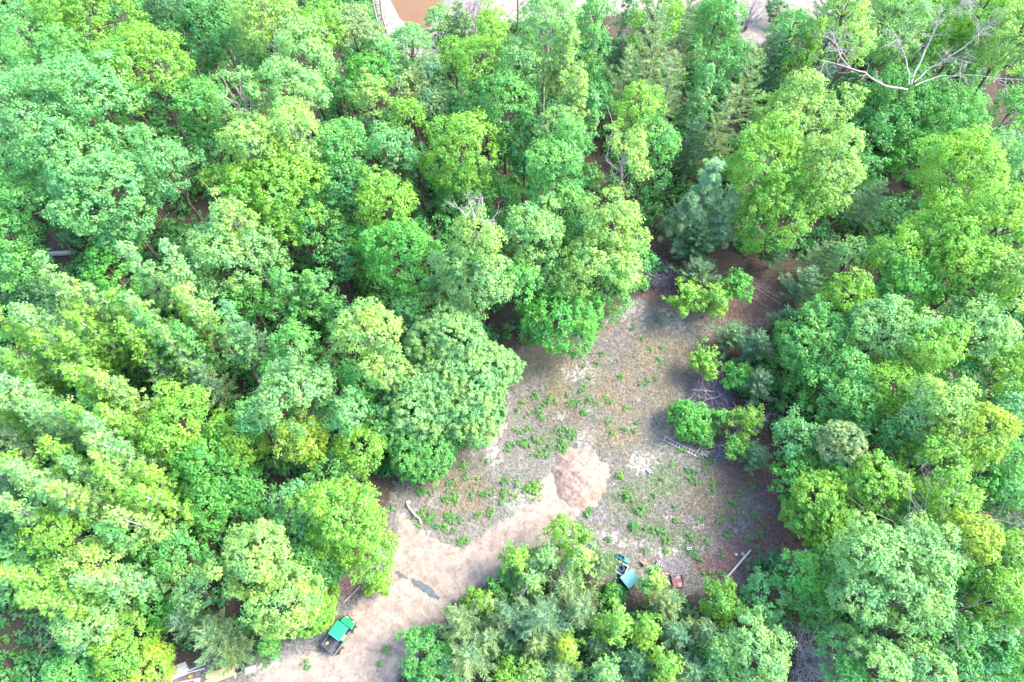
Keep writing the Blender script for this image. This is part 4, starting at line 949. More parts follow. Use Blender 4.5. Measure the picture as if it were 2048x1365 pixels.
def brush(label, px, py, rpx, h, nbig, nsmall, seed, mat_big):
    rng = np.random.default_rng(seed); b = gp(px, py); root = empty('brush_pile', b); tag(root, label, 'brush pile', 'brush piles'); R = rpx*mpp(px, py)
    def one(l0, l1, r, zoff):
        a = rng.uniform(0, 6.28); d = R*math.sqrt(rng.random())*0.75; c = np.array((math.cos(a)*d, math.sin(a)*d, 0)); hh = h*(1-(d/R)**2)*rng.uniform(0.3, 1)+zoff
        th = rng.uniform(0, 6.28); L_ = rng.uniform(l0, l1); u = np.array((math.cos(th), math.sin(th), rng.uniform(-.25, .25)))*L_/2; c[2] = max(hh, abs(u[2])+0.03)
        mid = c+np.array((-u[1], u[0], 0))*rng.uniform(-.4, .4)
        return [(c-u, mid, r, r*0.8), (mid, c+u, r*0.8, r*0.35)]
    s = []
    for k in range(nsmall): s += one(0.6, 1.8, rng.uniform(0.007, 0.016), 0)
    o = link('twigs', tubes_mesh('twigs', s, 4), root, M['twig']); tag(o, kind='stuff')
    for k in range(nbig): link('branch', tubes_mesh('branch', one(1.0, 2.2, rng.uniform(0.014, 0.028), h*0.6), 5), root, mat_big)
brush('round brush pile of purplish grey cut branches above the round shrub', 1420, 792, 52, 0.9, 30, 1700, 51, M['pale_twig'])
brush('smaller brush pile of grey sticks at the top corner of the clearing', 1314, 548, 42, 0.7, 20, 900, 52, M['pale_twig'])
brush('low heap of thin sticks right of the ladder end', 1440, 905, 22, 0.3, 8, 120, 53, M['pale_twig'])

# ------------------------------------------------------------------ sand heap, stones
cxy = gp(1162, 952); k = 58*mpp(1162, 952); rng = np.random.default_rng(3)
n_ = 64; uu = np.linspace(-1.25, 1.25, n_); UX, UY = np.meshgrid(uu, uu); rad = np.hypot(UX, UY/1.08); an = np.arctan2(UY, UX)
edge = 1+0.07*np.sin(3*an+1)+0.05*np.sin(7*an)+0.03*np.sin(13*an+2)
lump = sum(a_*np.sin(UX*f1+p1)*np.cos(UY*f2+p2) for a_, f1, f2, p1, p2 in ((.09, 5, 6, 0, 1), (.06, 11, 9, 2, 0), (.045, 17, 21, 1, 3), (.03, 31, 27, 0, 2)))+rng.normal(0, 0.022, UX.shape)
hz = 0.8*np.clip(1-(rad/edge)**1.8, -0.25, 1)+lump*np.clip(1.15-rad/edge, 0, 1)**0.6
V = np.column_stack((UX.ravel()*k, UY.ravel()*k, hz.ravel())); F = [(j*n_+i, j*n_+i+1, (j+1)*n_+i+1, (j+1)*n_+i) for j in range(n_-1) for i in range(n_-1) if rad[j, i] < edge[j, i]*1.06]
me = bpy.data.meshes.new('sand_heap'); me.from_pydata(V.tolist(), [], F); me.polygons.foreach_set('use_smooth', [True]*len(F)); me.update()
M['pink_sand'] = plain('pink_sand', (0.148, 0.108, 0.088), 1.0, 0.35, 3.5, bump=0.6, dirt=(0.105, 0.075, 0.062), dirt_amt=0.6)
o = link('sand_heap', me, None, M['pink_sand']); o.location = tuple(cxy); tag(o, 'low round heap of pinkish sand at the upper end of the dirt track', 'sand heap')
def stone(label, px, py, s, seed, mat='stone'):
    rng = np.random.default_rng(seed+900); bm = bmesh.new(); bmesh.ops.create_icosphere(bm, subdivisions=2, radius=1.0)
    for v in bm.verts: v.co = Vector((v.co.x*s*1.2, v.co.y*s*0.9, v.co.z*s*0.6))*(1+rng.normal(0, 0.10))
    me = bpy.data.meshes.new('stone'); bm.to_mesh(me); bm.free(); o = link('stone', me, None, M[mat]); p = gp(px, py, s*0.25); o.location = tuple(p); tag(o, label, 'stone', 'pale stones on the ground')
stone('pale stone at the lower end of a thin pole on brown leaves', 1554, 629, 0.16, 1)
stone('white stone at the bank of weeds left of the track', 857, 1064, 0.14, 2)
stone('white stone at the upper end of the curved weathered log', 816, 1005, 0.15, 3)
stone('small white stone near the board on blocks', 1473, 1109, 0.12, 4)
stone('small white stone at the edge of the sand heap, upper right', 1228, 968, 0.10, 5)
stone('small pinkish stone on the bare patch above the concrete blocks', 1404, 1037, 0.12, 6, 'salmon')

# ------------------------------------------------------------------ things lying in the clearing
def ang(a, b):
    A, B = at(*a), at(*b); return math.atan2(B[1]-A[1], B[0]-A[0]), float(np.hypot(*(B-A)[:2]))
def block_mesh():
    bm = bmesh.new(); L_, W, H, w = 0.40, 0.20, 0.20, 0.034
    xs_ = [-L_/2, -L_/2+w, -w/2, w/2, L_/2-w, L_/2]; ys_ = [-W/2, -W/2+w, W/2-w, W/2]
    g = {}
    def v(i, j, z):
        if (i, j, z) not in g: g[(i, j, z)] = bm.verts.new((xs_[i], ys_[j], z))
        return g[(i, j, z)]
    hole = {(1, 1), (3, 1)}
    for i in range(5):
        for j in range(3):
            if (i, j) in hole: continue
            for z in (0.0, H): bm.faces.new((v(i, j, z), v(i+1, j, z), v(i+1, j+1, z), v(i, j+1, z)))
            for di, dj, e in ((-1, 0, ((0, 0), (0, 1))), (1, 0, ((1, 0), (1, 1))), (0, -1, ((0, 0), (1, 0))), (0, 1, ((0, 1), (1, 1)))):
                ni, nj = i+di, j+dj
                if not (0 <= ni < 5 and 0 <= nj < 3) or (ni, nj) in hole:
                    p, q = [(i+a, j+b) for a, b in e]; bm.faces.new((v(*p, 0.0), v(*q, 0.0), v(*q, H), v(*p, H)))
    bmesh.ops.recalc_face_normals(bm, faces=bm.faces); me = bpy.data.meshes.new('concrete_block'); bm.to_mesh(me); bm.free(); me.materials.append(M['concrete']); return me
bme = block_mesh()
for px, py, deg, lab in ((1297, 943, -45, 'hollow concrete block alone on a white sand patch right of the sand heap'),
        (1316, 1126, 70, 'left of two hollow concrete blocks side by side beside the yellow-lime small tree'), (1321.5, 1128.5, 72, 'right of two hollow concrete blocks side by side beside the yellow-lime small tree'),
        (1377.5, 1098, 2, 'hollow concrete block lying level and alone on grey soil in the lower clearing'),
        (1487, 1109.5, -42, 'hollow concrete block under the upper end of the long board'), (1451, 1153.5, -40, 'hollow concrete block under the lower end of the long board')):
    o = bpy.data.objects.new('concrete_block', bme); C.objects.link(o); o.location = tuple(gp(px, py, 0.0)); o.rotation_euler = (0, 0, math.radians(deg)); tag(o, lab, 'concrete block', 'hollow concrete blocks in the clearing')
a, ln = ang((1453, 1156), (1498, 1104)); c = (gp(1453, 1156)+gp(1498, 1104))/2
root = empty('long_board', c, a); tag(root, 'long whitish board laid across two concrete blocks in the lower clearing', 'board')
MB().box((0, 0, 0.235), (ln, 0.15, 0.05), bevel=0.006).build('plank', M['white_board'], root); MB().box((ln/2+0.12, 0, 0.236), (0.22, 0.13, 0.045), bevel=0.006).build('end_piece', M['teal'], root)
# ladder
p0, p1 = at(1327, 877.5), at(1403, 915); a = math.atan2(p1[1]-p0[1], p1[0]-p0[0]); ln = float(np.hypot(*(p1-p0)[:2])); c = gp(1365, 896)
root = empty('ladder', c, a); tag(root, 'white aluminium ladder lying flat on the ground beside the round shrub', 'ladder')
for sgn in (-1, 1): MB().box((0.02*sgn, sgn*0.19, 0.10), (ln, 0.028, 0.07), bevel=0.006).build('rail', M['rung'], root)
for f in (0.03, 0.26, 0.34, 0.42, 0.5, 0.585, 0.67, 0.755, 0.84, 0.925): MB().tube([((f-0.5)*ln, -0.175, 0.10), ((f-0.5)*ln, 0.175, 0.10)], 0.018, 8).build('rung', M['rung'], root)
MB().tube([((0.16-0.5)*ln, -0.175, 0.10), ((0.20-0.5)*ln, 0.0, 0.06)], 0.02, 8).build('rung', M['rung'], root)
# broken pallet
root = empty('broken_pallet', gp(1409, 907), math.radians(60)); tag(root, 'broken grey wooden pallet at the lower end of the ladder', 'pallet')
for k, (x, y, r, l) in enumerate(((-0.25, 0, 4, .8), (-0.1, 0.05, -3, .7), (0.06, -0.05, 6, .85), (0.22, 0.02, -8, .7), (0.36, 0.1, 40, .9))):
    MB().box((x, y, 0.16), (0.09, l, 0.022), Matrix.Rotation(math.radians(r), 3, 'Z')).build('plank', M['old_plank'], root)
for y in (-.25, .25): MB().box((0, y, 0.075), (0.7, 0.07, 0.14)).build('runner', M['old_plank'], root)
# teal box
a, ln = ang((1244.4, 1151.4), (1265.5, 1135)); root = empty('metal_box', gp(1256, 1162), a); tag(root, 'large pale teal metal box with a flat weathered lid, below the blue hose bin', 'box')
MB().box((0, 0, 0.55), (1.14, 1.04, 1.1), bevel=0.02).build('body', M['dark_box'], root); MB().box((0, 0, 1.15), (1.22, 1.12, 0.09), bevel=0.02).build('lid', M['teal'], root)  # body coloured dark for the unlit sides of the teal box
for x in (-.3, .3): MB().box((x, -0.565, 1.13), (0.08, 0.02, 0.07)).build('latch', M['chrome'], root)
# bin with hose
root = empty('plastic_bin', gp(1242, 1139), math.radians(-32)); tag(root, 'open white plastic bin holding the coiled blue hose', 'bin')
MB().box((0, 0, 0.04), (0.9, 0.95, 0.05)).build('bottom', M['dark_box'], root)
for (x, y, sx, sy) in ((0.42, 0, 0.06, 0.95), (-0.42, 0, 0.06, 0.95)): MB().box((x, y, 0.25), (sx, sy, 0.48), bevel=0.012).build('side', M['white_plastic'], root)
for y in (-.44, .44): MB().box((0, y, 0.25), (0.775, 0.06, 0.47), bevel=0.012).build('side', M['white_plastic'], root)
pts = []
for t in range(150): 
    an = t*2*math.pi/30; rr = 0.32-0.035*(t//50)+0.015*math.sin(t); pts.append((rr*math.cos(an), rr*math.sin(an), 0.12+0.0021*t))
mb = MB(); mb.tube(pts, 0.028, 6); o = mb.build('coiled_hose', M['blue_hose'], None, True); o.location = tuple(gp(1241, 1138)); tag(o, 'coiled blue garden hose in the white bin', 'hose')
# teal plastic pieces
root = empty('plastic_crate', gp(1241, 1115), math.radians(-30)); tag(root, 'teal plastic crate above the white bin with the hose', 'crate')
MB().box((0, 0, 0.03), (0.6, 0.36, 0.04)).build('bottom', M['teal_plastic'], root)
for y in (-.18, .18): MB().box((0, y, 0.18), (0.6, 0.03, 0.34), bevel=0.008).build('side', M['teal_plastic'], root)
for x in (-.29, .0, .29): MB().box((x, 0, 0.18), (0.03, 0.33, 0.34), bevel=0.008).build('side', M['teal_plastic'], root)
root = empty('plastic_tub', gp(1252.5, 1121.5), math.radians(-30)); tag(root, 'small teal tub with a lid at the right end of the teal crate', 'tub')
MB().box((0, 0, 0.14), (0.30, 0.34, 0.28), bevel=0.03).build('body', M['teal_plastic'], root); MB().box((0, 0, 0.30), (0.34, 0.38, 0.04), bevel=0.015).build('lid', M['teal_plastic'], root)
root = empty('metal_sheet', gp(1189, 1092), math.radians(20)); tag(root, 'pale teal sheet lying partly under the twigs above the crate', 'sheet')
MB().box((0, 0, 0.12), (0.62, 0.66, 0.03), Matrix.Rotation(0.12, 3, 'X'), bevel=0.008).build('panel', M['teal'], root); MB().box((0, 0.0, 0.05), (0.1, 0.5, 0.06)).build('batten', M['old_plank'], root)
# reddish things
root = empty('metal_tray', gp(1355, 1163), math.radians(4)); tag(root, 'square rusty maroon tray at the lower edge of the clearing', 'tray')
MB().box((0, 0, 0.10), (0.92, 0.98, 0.04)).build('bottom', M['maroon'], root)
for x in (-.46, .46): MB().box((x, 0, 0.17), (0.04, 1.02, 0.18), bevel=0.01).build('rim', M['maroon'], root)
for y in (-.49, .49): MB().box((0, y, 0.17), (0.875, 0.04, 0.178), bevel=0.01).build('rim', M['maroon'], root)
root = empty('tub', gp(1331, 1150), 0.2); tag(root, 'small faded red tub left of the maroon tray', 'tub')
MB().lathe(((0.18, 0), (0.22, 0.25), (0.24, 0.25), (0.20, 0.25), (0.17, 0.05)), (0, 0, 0), (0, 0, 1), 14).build('shell', M['red_brick'], root); MB().tube([(-.22, 0, .25), (0, 0.1, .31), (.22, 0, .25)], 0.012, 5).build('handle', M['chrome'], root)
root = empty('bucket', gp(1346, 1153), 0.2); tag(root, 'small blue-grey bucket touching the maroon tray', 'bucket')
MB().lathe(((0.12, 0), (0.17, 0.28), (0.19, 0.28), (0.15, 0.28), (0.11, 0.04)), (0, 0, 0), (0, 0, 1), 14).build('shell', M['blue_grey'], root); MB().tube([(-.17, 0, .28), (0, 0.12, .30), (.17, 0, .28)], 0.010, 5).build('handle', M['white_plastic'], root)
root = empty('clay_pot', gp(1286, 1127), 0.0); tag(root, 'salmon coloured broken clay pot lying beside the yellow-lime small tree', 'pot')
MB().lathe(((0.10, -0.2), (0.17, 0.12), (0.20, 0.13), (0.20, 0.2), (0.15, 0.2), (0.09, -0.15)), (0, 0, 0.19), (0.8, -0.6, 0.1), 14).build('shell', M['salmon'], root); MB().box((0.25, 0.25, 0.03), (0.22, 0.16, 0.03), Matrix.Rotation(0.6, 3, 'Z'), bevel=0.01).build('shard', M['salmon'], root)
for (pa, pb, r, lab) in (((1302, 1142), (1312, 1132), 0.09, 'short white plastic pipe beside the pair of concrete blocks'), ((1296, 1140), (1304, 1137), 0.10, 'stub of white plastic pipe left of the short one')):
    a, ln = ang(pa, pb); root = empty('plastic_pipe', (gp(*pa)+gp(*pb))/2, a); tag(root, lab, 'pipe', 'white pipe pieces')
    MB().lathe(((r, -ln/2), (r, ln/2), (r*0.8, ln/2), (r*0.8, ln/2-0.06)), (0, 0, r), (1, 0, 0), 12).build('barrel', M['white_plastic'], root); MB().lathe(((r*1.15, -0.06), (r*1.15, 0.06)), (-ln/2+0.06, 0, r), (1, 0, 0), 12).build('collar', M['white_plastic'], root)
# torn fabric strip across the track
def scrap(pts_px, seed, label):
    rng = np.random.default_rng(seed); c = gp(*np.mean(pts_px, 0)); out = []
    P = [gp(*p)-c for p in pts_px]
    for i in range(len(P)):
        a_, b_ = P[i], P[(i+1) % len(P)]
        for f in np.arange(0, 1, 0.2): out.append(tuple((a_+(b_-a_)*f+rng.normal(0, 0.028, 3))[:2]))
    mb = MB(); mb.prism(out, 0.012, 0.03); bmesh.ops.triangulate(mb.bm, faces=mb.bm.faces); o = mb.build('fabric_strip', M['fabric_strip']); o.location = tuple(c); tag(o, label, 'fabric strip', 'torn fabric strip across the track')
scrap([(821, 1160), (827, 1156), (834, 1162), (840, 1161), (849, 1168), (859, 1173), (866, 1181), (868, 1187), (880, 1195), (877, 1200), (866, 1194), (861, 1196), (854, 1187), (844, 1181), (838, 1174), (829, 1172)], 1, 'longest ragged piece of dark blue-grey fabric lying across the dirt track')
scrap([(789, 1144), (796, 1141), (803, 1147), (811, 1150), (815, 1157), (808, 1156), (800, 1155), (795, 1150)], 2, 'smaller piece of blue-grey fabric left of the longest ragged piece on the track')
scrap([(750, 1128), (760, 1125), (775, 1134), (776, 1140), (758, 1138)], 3, 'piece of blue-grey fabric half hidden under the lime crown at the left of the track')
# lumber at the lower left
def boards(name, label, cat, a0, b0, n, w, t, mat, layers=1, jit=0.12, gap=0.03, seed=0, z0=0.05):
    rng = np.random.default_rng(seed+70); a, ln = ang(a0, b0); root = empty(name, (gp(*a0)+gp(*b0))/2, a); tag(root, label, cat)
    for l in range(layers):
        m_ = n-l*1
        for k in range(m_): MB().box((rng.normal(0, jit), (k-(m_-1)/2)*(w+gap), z0+t/2+l*(t+0.004)), (ln*rng.uniform(0.95, 1.03), w, t), Matrix.Rotation(rng.normal(0, 0.006), 3, 'Z'), bevel=0.004).build('board', mat, root)
    for x in (-ln*0.35, ln*0.35): MB().box((x, 0, z0/2), (0.08, n*(w+gap), z0)).build('skid', M['old_plank'], root)
    return root
boards('board_stack', 'stack of whitish wide boards at the lower left edge', 'boards', (305, 1362), (374, 1336), 4, 0.22, 0.03, M['white_board'], 3, seed=1)
boards('lumber_stack', 'stack of yellow new lumber beside the olive feathery pine, lower left', 'lumber', (411, 1361), (474, 1337), 5, 0.14, 0.045, M['lumber'], 2, seed=2)
for k, (a0, b0, lab) in enumerate((((374, 1343), (412, 1328), 'upper of two loose whitish boards sticking out from the white stack'), ((370, 1348), (410, 1337), 'lower of two loose whitish boards sticking out from the white stack'))):
    a, ln = ang(a0, b0); root = MB().box((0, 0, 0.10), (ln, 0.10, 0.04), bevel=0.005).build('loose_board', M['white_board']); root.location = tuple((gp(*a0)+gp(*b0))/2); root.rotation_euler = (0, 0, a); tag(root, lab, 'board', 'loose whitish boards')
a, ln = ang((330, 1370), (402, 1357)); o = MB().box((0, 0, 0.10), (ln, 0.09, 0.09), bevel=0.006).build('beam', M['white_board']); o.location = tuple(gp(366, 1364)); o.rotation_euler = (0, 0, a); tag(o, 'pale squared beam below the orange jug at the lower left edge', 'beam')
root = empty('fuel_jug', gp(381, 1354), 0.4); tag(root, 'small orange jug between the white boards and the pale beam', 'jug'); MB().box((0, 0, 0.14), (0.24, 0.18, 0.28), bevel=0.03).build('body', M['orange'], root); MB().tube([(0.06, 0, 0.28), (0.1, 0, 0.36)], 0.025, 8).build('spout', M['yellow_paint'], root); MB().tube([(-0.08, 0, .29), (-0.03, 0, .34), (0.04, 0, .29)], 0.012, 6).build('handle', M['orange'], root)
root = empty('tool_box', gp(395, 1361), 0.2); tag(root, 'white and blue box on the pale beam side, at the lower left edge', 'box'); MB().box((0, 0, 0.12), (0.4, 0.24, 0.24), bevel=0.02).build('body', M['blue_grey'], root); MB().box((0, 0, 0.26), (0.42, 0.26, 0.04), bevel=0.012).build('lid', M['white_plastic'], root)
for px, py, s, lab in ((481, 1338, 1.0, 'larger black bucket at the end of the yellow lumber'), (491, 1328, 0.7, 'smaller black bucket behind the pale pavers')):
    root = empty('black_bucket', gp(px, py)); tag(root, lab, 'bucket', 'black buckets'); MB().lathe(((0.18*s, 0), (0.23*s, 0.36*s), (0.25*s, 0.36*s), (0.21*s, 0.36*s), (0.16*s, 0.05)), (0, 0, 0), (0, 0, 1), 16).build('shell', M['black_plastic'], root); MB().tube([(-.23*s, 0, .36*s), (0, 0.1, .40*s), (.23*s, 0, .36*s)], 0.012, 5).build('handle', M['chrome'], root)
for px, py, lab in ((495, 1341.5, 'left of two pale square pavers at the end of the yellow lumber'), (506, 1338.5, 'right of two pale square pavers at the end of the yellow lumber')):
    o = MB().box((0, 0, 0.06), (0.41, 0.46, 0.10), bevel=0.012).build('paver', M['paver']); o.location = tuple(gp(px, py)); o.rotation_euler = (0, 0, 0.22); tag(o, lab, 'paver', 'pale square pavers')
a, ln = ang((488, 1335), (513, 1327)); o = MB().box((0, 0, 0.08), (ln, 0.12, 0.12), bevel=0.008).build('dark_plank', M['dark_box']); o.location = tuple(gp(500, 1331)); o.rotation_euler = (0, 0, a); tag(o, 'dark plank along the back of the two pale pavers', 'plank')
o = MB().box((0, 0, 0.05), (0.13, 0.34, 0.05), bevel=0.006).build('board_offcut', M['white_board']); o.location = tuple(gp(470, 1351)); o.rotation_euler = (0, 0, 0.15); tag(o, 'short whitish offcut in front of the yellow lumber', 'offcut')

# ------------------------------------------------------------------ utility vehicle
U = empty('utility_vehicle', gp(682.5, 1271), math.radians(57)); tag(U, 'green open utility vehicle with flat bright green roof and black cargo bed', 'utility vehicle')
MB().box((0.0, 0, 0.42), (2.3, 0.86, 0.22), bevel=0.03).build('chassis', M['black_plastic'], U)
bed = MB(); bed.box((-0.84, 0, 0.68), (1.06, 1.28, 0.05)); bed = bed.build('cargo_bed', M['bed_plastic'], U)
for y in (-.63, .63): MB().box((-0.84, y, 0.84), (1.06, 0.05, 0.27), bevel=0.012).build('side_board', M['bed_plastic'], bed)
MB().box((-0.335, 0, 0.84), (0.05, 1.2, 0.268), bevel=0.012).build('head_board', M['bed_plastic'], bed); MB().box((-1.35, 0, 0.83), (0.05, 1.28, 0.25), bevel=0.012).build('tailgate', M['bed_plastic'], bed)
MB().box((-1.385, 0, 0.90), (0.018, 1.1, 0.06)).build('trim_strip', M['teal'], bed)
for y in (-.66, .66): MB().box((-0.84, y*1.005, 0.985), (1.06, 0.022, 0.02)).build('rail', M['chrome'], bed)
MB().box((-1.0, 0.47, 0.80), (0.62, 0.26, 0.18), bevel=0.06).build('wheel_arch', M['bed_plastic'], bed)
MB().lathe(((0.09, 0), (0.09, 0.02), (0.05, 0.035)), (-1.02, 0.40, 0.89), (0, 0, 1), 14).build('rim_disc', M['yellow_paint'], bed)  # yellow disc added on the bed in place of the rear wheel rim
for x, r, w in ((-0.88, 0.32, 0.30), (0.92, 0.29, 0.22)):
    for sgn in (-1, 1):
        y = sgn*(0.68 if x < 0 else 0.60); wh = MB().lathe(((r*0.55, -w/2), (r*0.92, -w/2), (r, -w*0.3), (r, w*0.3), (r*0.92, w/2), (r*0.55, w/2)), (x, y, r), (0, 1, 0), 22).build('wheel', M['rubber'], U)
        MB().lathe(((0.05, -w*0.3), (r*0.55, -w*0.3), (r*0.55, w*0.53), (r*0.40, w*0.45), (0.05, w*0.50)), (x, y, r), (0, sgn, 0), 18).build('rim', M['yellow_paint'], wh)
hood = MB(); bmh = hood.bm
prof = [(0.80, 0.50), (0.80, 0.98), (1.05, 0.97), (1.28, 0.86), (1.37, 0.66), (1.37, 0.45)]; hw = [0.60, 0.60, 0.58, 0.50, 0.44, 0.44]
lo = [bmh.verts.new((x, -w, z)) for (x, z), w in zip(prof, hw)]; hi = [bmh.verts.new((x, w, z)) for (x, z), w in zip(prof, hw)]
bmh.faces.new(lo[::-1]); bmh.faces.new(hi)
for i in range(6): bmh.faces.new((lo[i], lo[(i+1) % 6], hi[(i+1) % 6], hi[i]))
bmesh.ops.bevel(bmh, geom=list(bmh.edges), offset=0.04, segments=2, affect='EDGES', profile=0.5); hood = hood.build('hood', M['green_paint'], U)
MB().box((1.10, 0, 0.965), (0.34, 0.5, 0.03), bevel=0.012).build('hood_panel', M['green_paint'], hood)
for y in (-.33, .33): MB().box((1.345, y, 0.74), (0.05, 0.17, 0.09), bevel=0.015).build('headlight', M['lamp_glass'], U)
MB().box((1.40, 0, 0.50), (0.06, 0.98, 0.14), bevel=0.02).build('bumper', M['black_plastic'], U)
for y in (-.59, .59): MB().box((0.98, y*1.04, 0.66), (0.55, 0.18, 0.06), bevel=0.025).build('fender', M['black_plastic'], U)
MB().box((0.42, 0, 0.50), (0.76, 1.24, 0.05)).build('floor_pan', M['floor_grey'], U)
MB().box((0.77, 0, 0.85), (0.05, 1.18, 0.28), bevel=0.015).build('dashboard', M['black_plastic'], U)
for y in (-.60, .60): MB().box((-0.02, y, 0.58), (0.46, 0.10, 0.30), bevel=0.03).build('side_panel', M['green_paint'], U)
for y in (-.29, .29):
    s = MB().box((0.02, y, 0.74), (0.44, 0.48, 0.12), bevel=0.04).build('seat', M['seat_vinyl'], U); MB().box((-0.20, y, 0.98), (0.10, 0.48, 0.44), bevel=0.04).build('backrest', M['seat_vinyl'], s)
mb = MB(); mb.tube([(0.46+0.05*math.cos(t), 0.29+0.17*math.sin(t), 1.0+0.15*math.cos(t)) for t in np.linspace(0, 6.28, 19)], 0.015, 6); sw = mb.build('steering_wheel', M['black_plastic'], U); MB().tube([(0.46, .29, 1.0), (0.74, .29, .86)], 0.02, 6).build('column', M['black_plastic'], sw)
for y in (-.52, .52):
    MB().tube([(-0.28, y, 0.7), (-0.24, y*0.98, 1.86)], 0.028, 8).build('roof_post', M['black_plastic'], U); MB().tube([(0.80, y, 0.95), (0.66, y*0.98, 1.86)], 0.028, 8).build('roof_post', M['black_plastic'], U)
rf = MB().box((0.22, 0, 1.89), (1.12, 1.12, 0.07), bevel=0.03).build('roof', M['roof_green'], U)
MB().box((-0.335, 0, 1.90), (0.03, 1.1, 0.05), bevel=0.008).build('rear_edge', M['teal'], rf)

# ------------------------------------------------------------------ undergrowth, weeds, grass, litter
def ground_pts(n, x0, x1, y0, y1, rng):
    P = np.column_stack((rng.uniform(x0, x1, n), rng.uniform(y0, y1, n))); return P[np.abs(P[:, 0]) < 0.78*(P[:, 1]*0.45+42)+14]
BARE = [(118, 512, 60, 34), (400, 420, 34, 40), (1690, 480, 36, 34), (1778, 372, 40, 34), (690, 590, 26, 40), (680, 725, 20, 36), (2005, 245, 50, 60), (1540, 590, 110, 60), (1520, 640, 80, 40), (700, 1170, 40, 50), (360, 1330, 60, 20), (1590, 1080, 40, 60),
        (1390, 500, 100, 60), (40, 1275, 40, 30), (1960, 770, 26, 40), (560, 1320, 100, 30), (1330, 1290, 60, 60), (1610, 1310, 60, 60)]
rng = np.random.default_rng(77)
P = ground_pts(7500, -85, 85, -2, 112, rng); ok = (sdist(P, CLEARING) < -1.0) & (sdist(P, TRACK) < -0.8) & (sdist(P, FARBANK) < -0.5)
for b_ in BARE: ok &= blob(P, *b_) < 0.55
P = P[ok]; cc, cn, rc = [], [], []
for x, y in P:
    R = rng.uniform(0.7, 1.9); H = R*rng.uniform(0.6, 2.0); edge = abs(float(sdist(np.array([[x, y]]), CLEARING)[0]))
    if edge < 3: R *= 0.6; H *= 0.5
    m_ = int(3+R*5); d = unit(rng.normal(0, 1, (m_, 3))+np.array((0, 0, 0.5))); d[:, 2] = np.abs(d[:, 2])
    cc.append(d*np.array((R, R, H))*rng.uniform(0.5, 1, m_)[:, None]+np.array((x, y, gh(x, y)+0.1))); cn.append(unit(d+np.array((0, 0, 0.5)))); rc.append(rng.uniform(0.35, 0.75, m_))
cc = np.concatenate(cc); T, tone = clump_leaves(cc, np.concatenate(cn), np.concatenate(rc), 11, 0.38, 0.28, rng)
o = link('undergrowth', foliage_mesh('undergrowth', T, tone), None, M['leaf']); o.color = (*PAL['under'], 1); tag(o, kind='stuff')

def weeds(spots, rng, nl=20, hh=0.22):
    cc, rc = [], []
    for px, py, rx, n in spots:
        c = gp(px, py); R = rx*mpp(px, py); n = int(n*1.7); k_ = max(2, n//7); hub = rng.normal(0, 0.5, (k_, 2))*R; q = hub[rng.integers(0, k_, n)]+rng.normal(0, 0.16, (n, 2)) if len(spots) > 1 else rng.normal(0, 0.42, (n, 2))*R; z = gh(c[0]+q[:, 0], c[1]+q[:, 1])
        cc.append(np.column_stack((c[0]+q[:, 0], c[1]+q[:, 1], z+rng.uniform(0.03, hh, n)))); rc.append(np.clip(rng.lognormal(-2.3, 0.55, n), 0.04, 0.34))
    cc = np.concatenate(cc); return clump_leaves(cc, np.tile((0, 0, 1.0), (len(cc), 1)), np.concatenate(rc), nl, 0.115, 0.08, rng, 0.5)
WEEDS = [(1240, 845, 40, 34), (1225, 820, 20, 12), (1330, 720, 40, 16), (1280, 735, 40, 16), (1100, 880, 46, 46), (1135, 875, 30, 30), (1065, 865, 26, 24), (1112, 908, 28, 26), (1040, 895, 30, 26), (1015, 975, 34, 40), (1000, 985, 16, 18),
         (905, 972, 24, 34), (880, 950, 60, 40), (926, 1085, 18, 24), (850, 1036, 20, 26), (898, 1040, 34, 46), (870, 1010, 50, 30), (1135, 790, 50, 26), (1085, 800, 40, 26), (1150, 770, 60, 24), (1420, 1080, 50, 20), (1440, 955, 50, 20), (1345, 930, 30, 14), (1410, 945, 40, 20),
         (1300, 1060, 40, 18), (1270, 1075, 26, 12), (1330, 1080, 40, 14), (1060, 830, 30, 20), (1200, 790, 60, 20), (1480, 1000, 60, 24), (1500, 1060, 60, 22), (1400, 1110, 50, 18), (1440, 1135, 50, 22), (940, 950, 60, 30), (960, 1010, 40, 20), (1300, 690, 60, 18), (810, 945, 40, 30),
         (560, 1290, 40, 16), (610, 1330, 14, 6), (1210, 1100, 30, 16), (1330, 1000, 60, 24), (1180, 1020, 30, 12), (830, 1330, 30, 20), (770, 1310, 20, 8), (60, 1235, 60, 60), (40, 1255, 60, 40), (730, 1180, 12, 10), (1170, 700, 60, 20), (1250, 1150, 30, 14), (1150, 1060, 30, 12)]
T, tone = weeds(WEEDS, rng); o = link('weeds', foliage_mesh('weeds', T, tone), None, M['leaf']); o.color = (*PAL['weed'], 1); tag(o, kind='stuff')
for px, py, rx, n, lab in ((1255, 991, 13, 20, 'round tuft of green weeds right of the sand heap, upper of two'), (1281, 1021, 11, 16, 'round tuft of green weeds right of the sand heap, lower of two'), (1064, 978, 20, 30, 'bright lime tuft of weeds at the left of the sand heap'), (1240, 953, 6, 16, 'small lime tuft at the right rim of the sand heap'), (1265, 1052, 5, 16, 'small green tuft below the two round tufts')):
    c = gp(px, py); T, tone = weeds([(px, py, rx, n)], rng, 26, 0.35); T = T-c; o = link('weed_tuft', foliage_mesh('weed_tuft', T, tone), None, M['leaf']); o.location = tuple(c); o.color = (*(PAL['lime'] if 'lime' in lab else PAL['weed']), 1); tag(o, lab, 'weeds', 'weed tufts in the clearing')
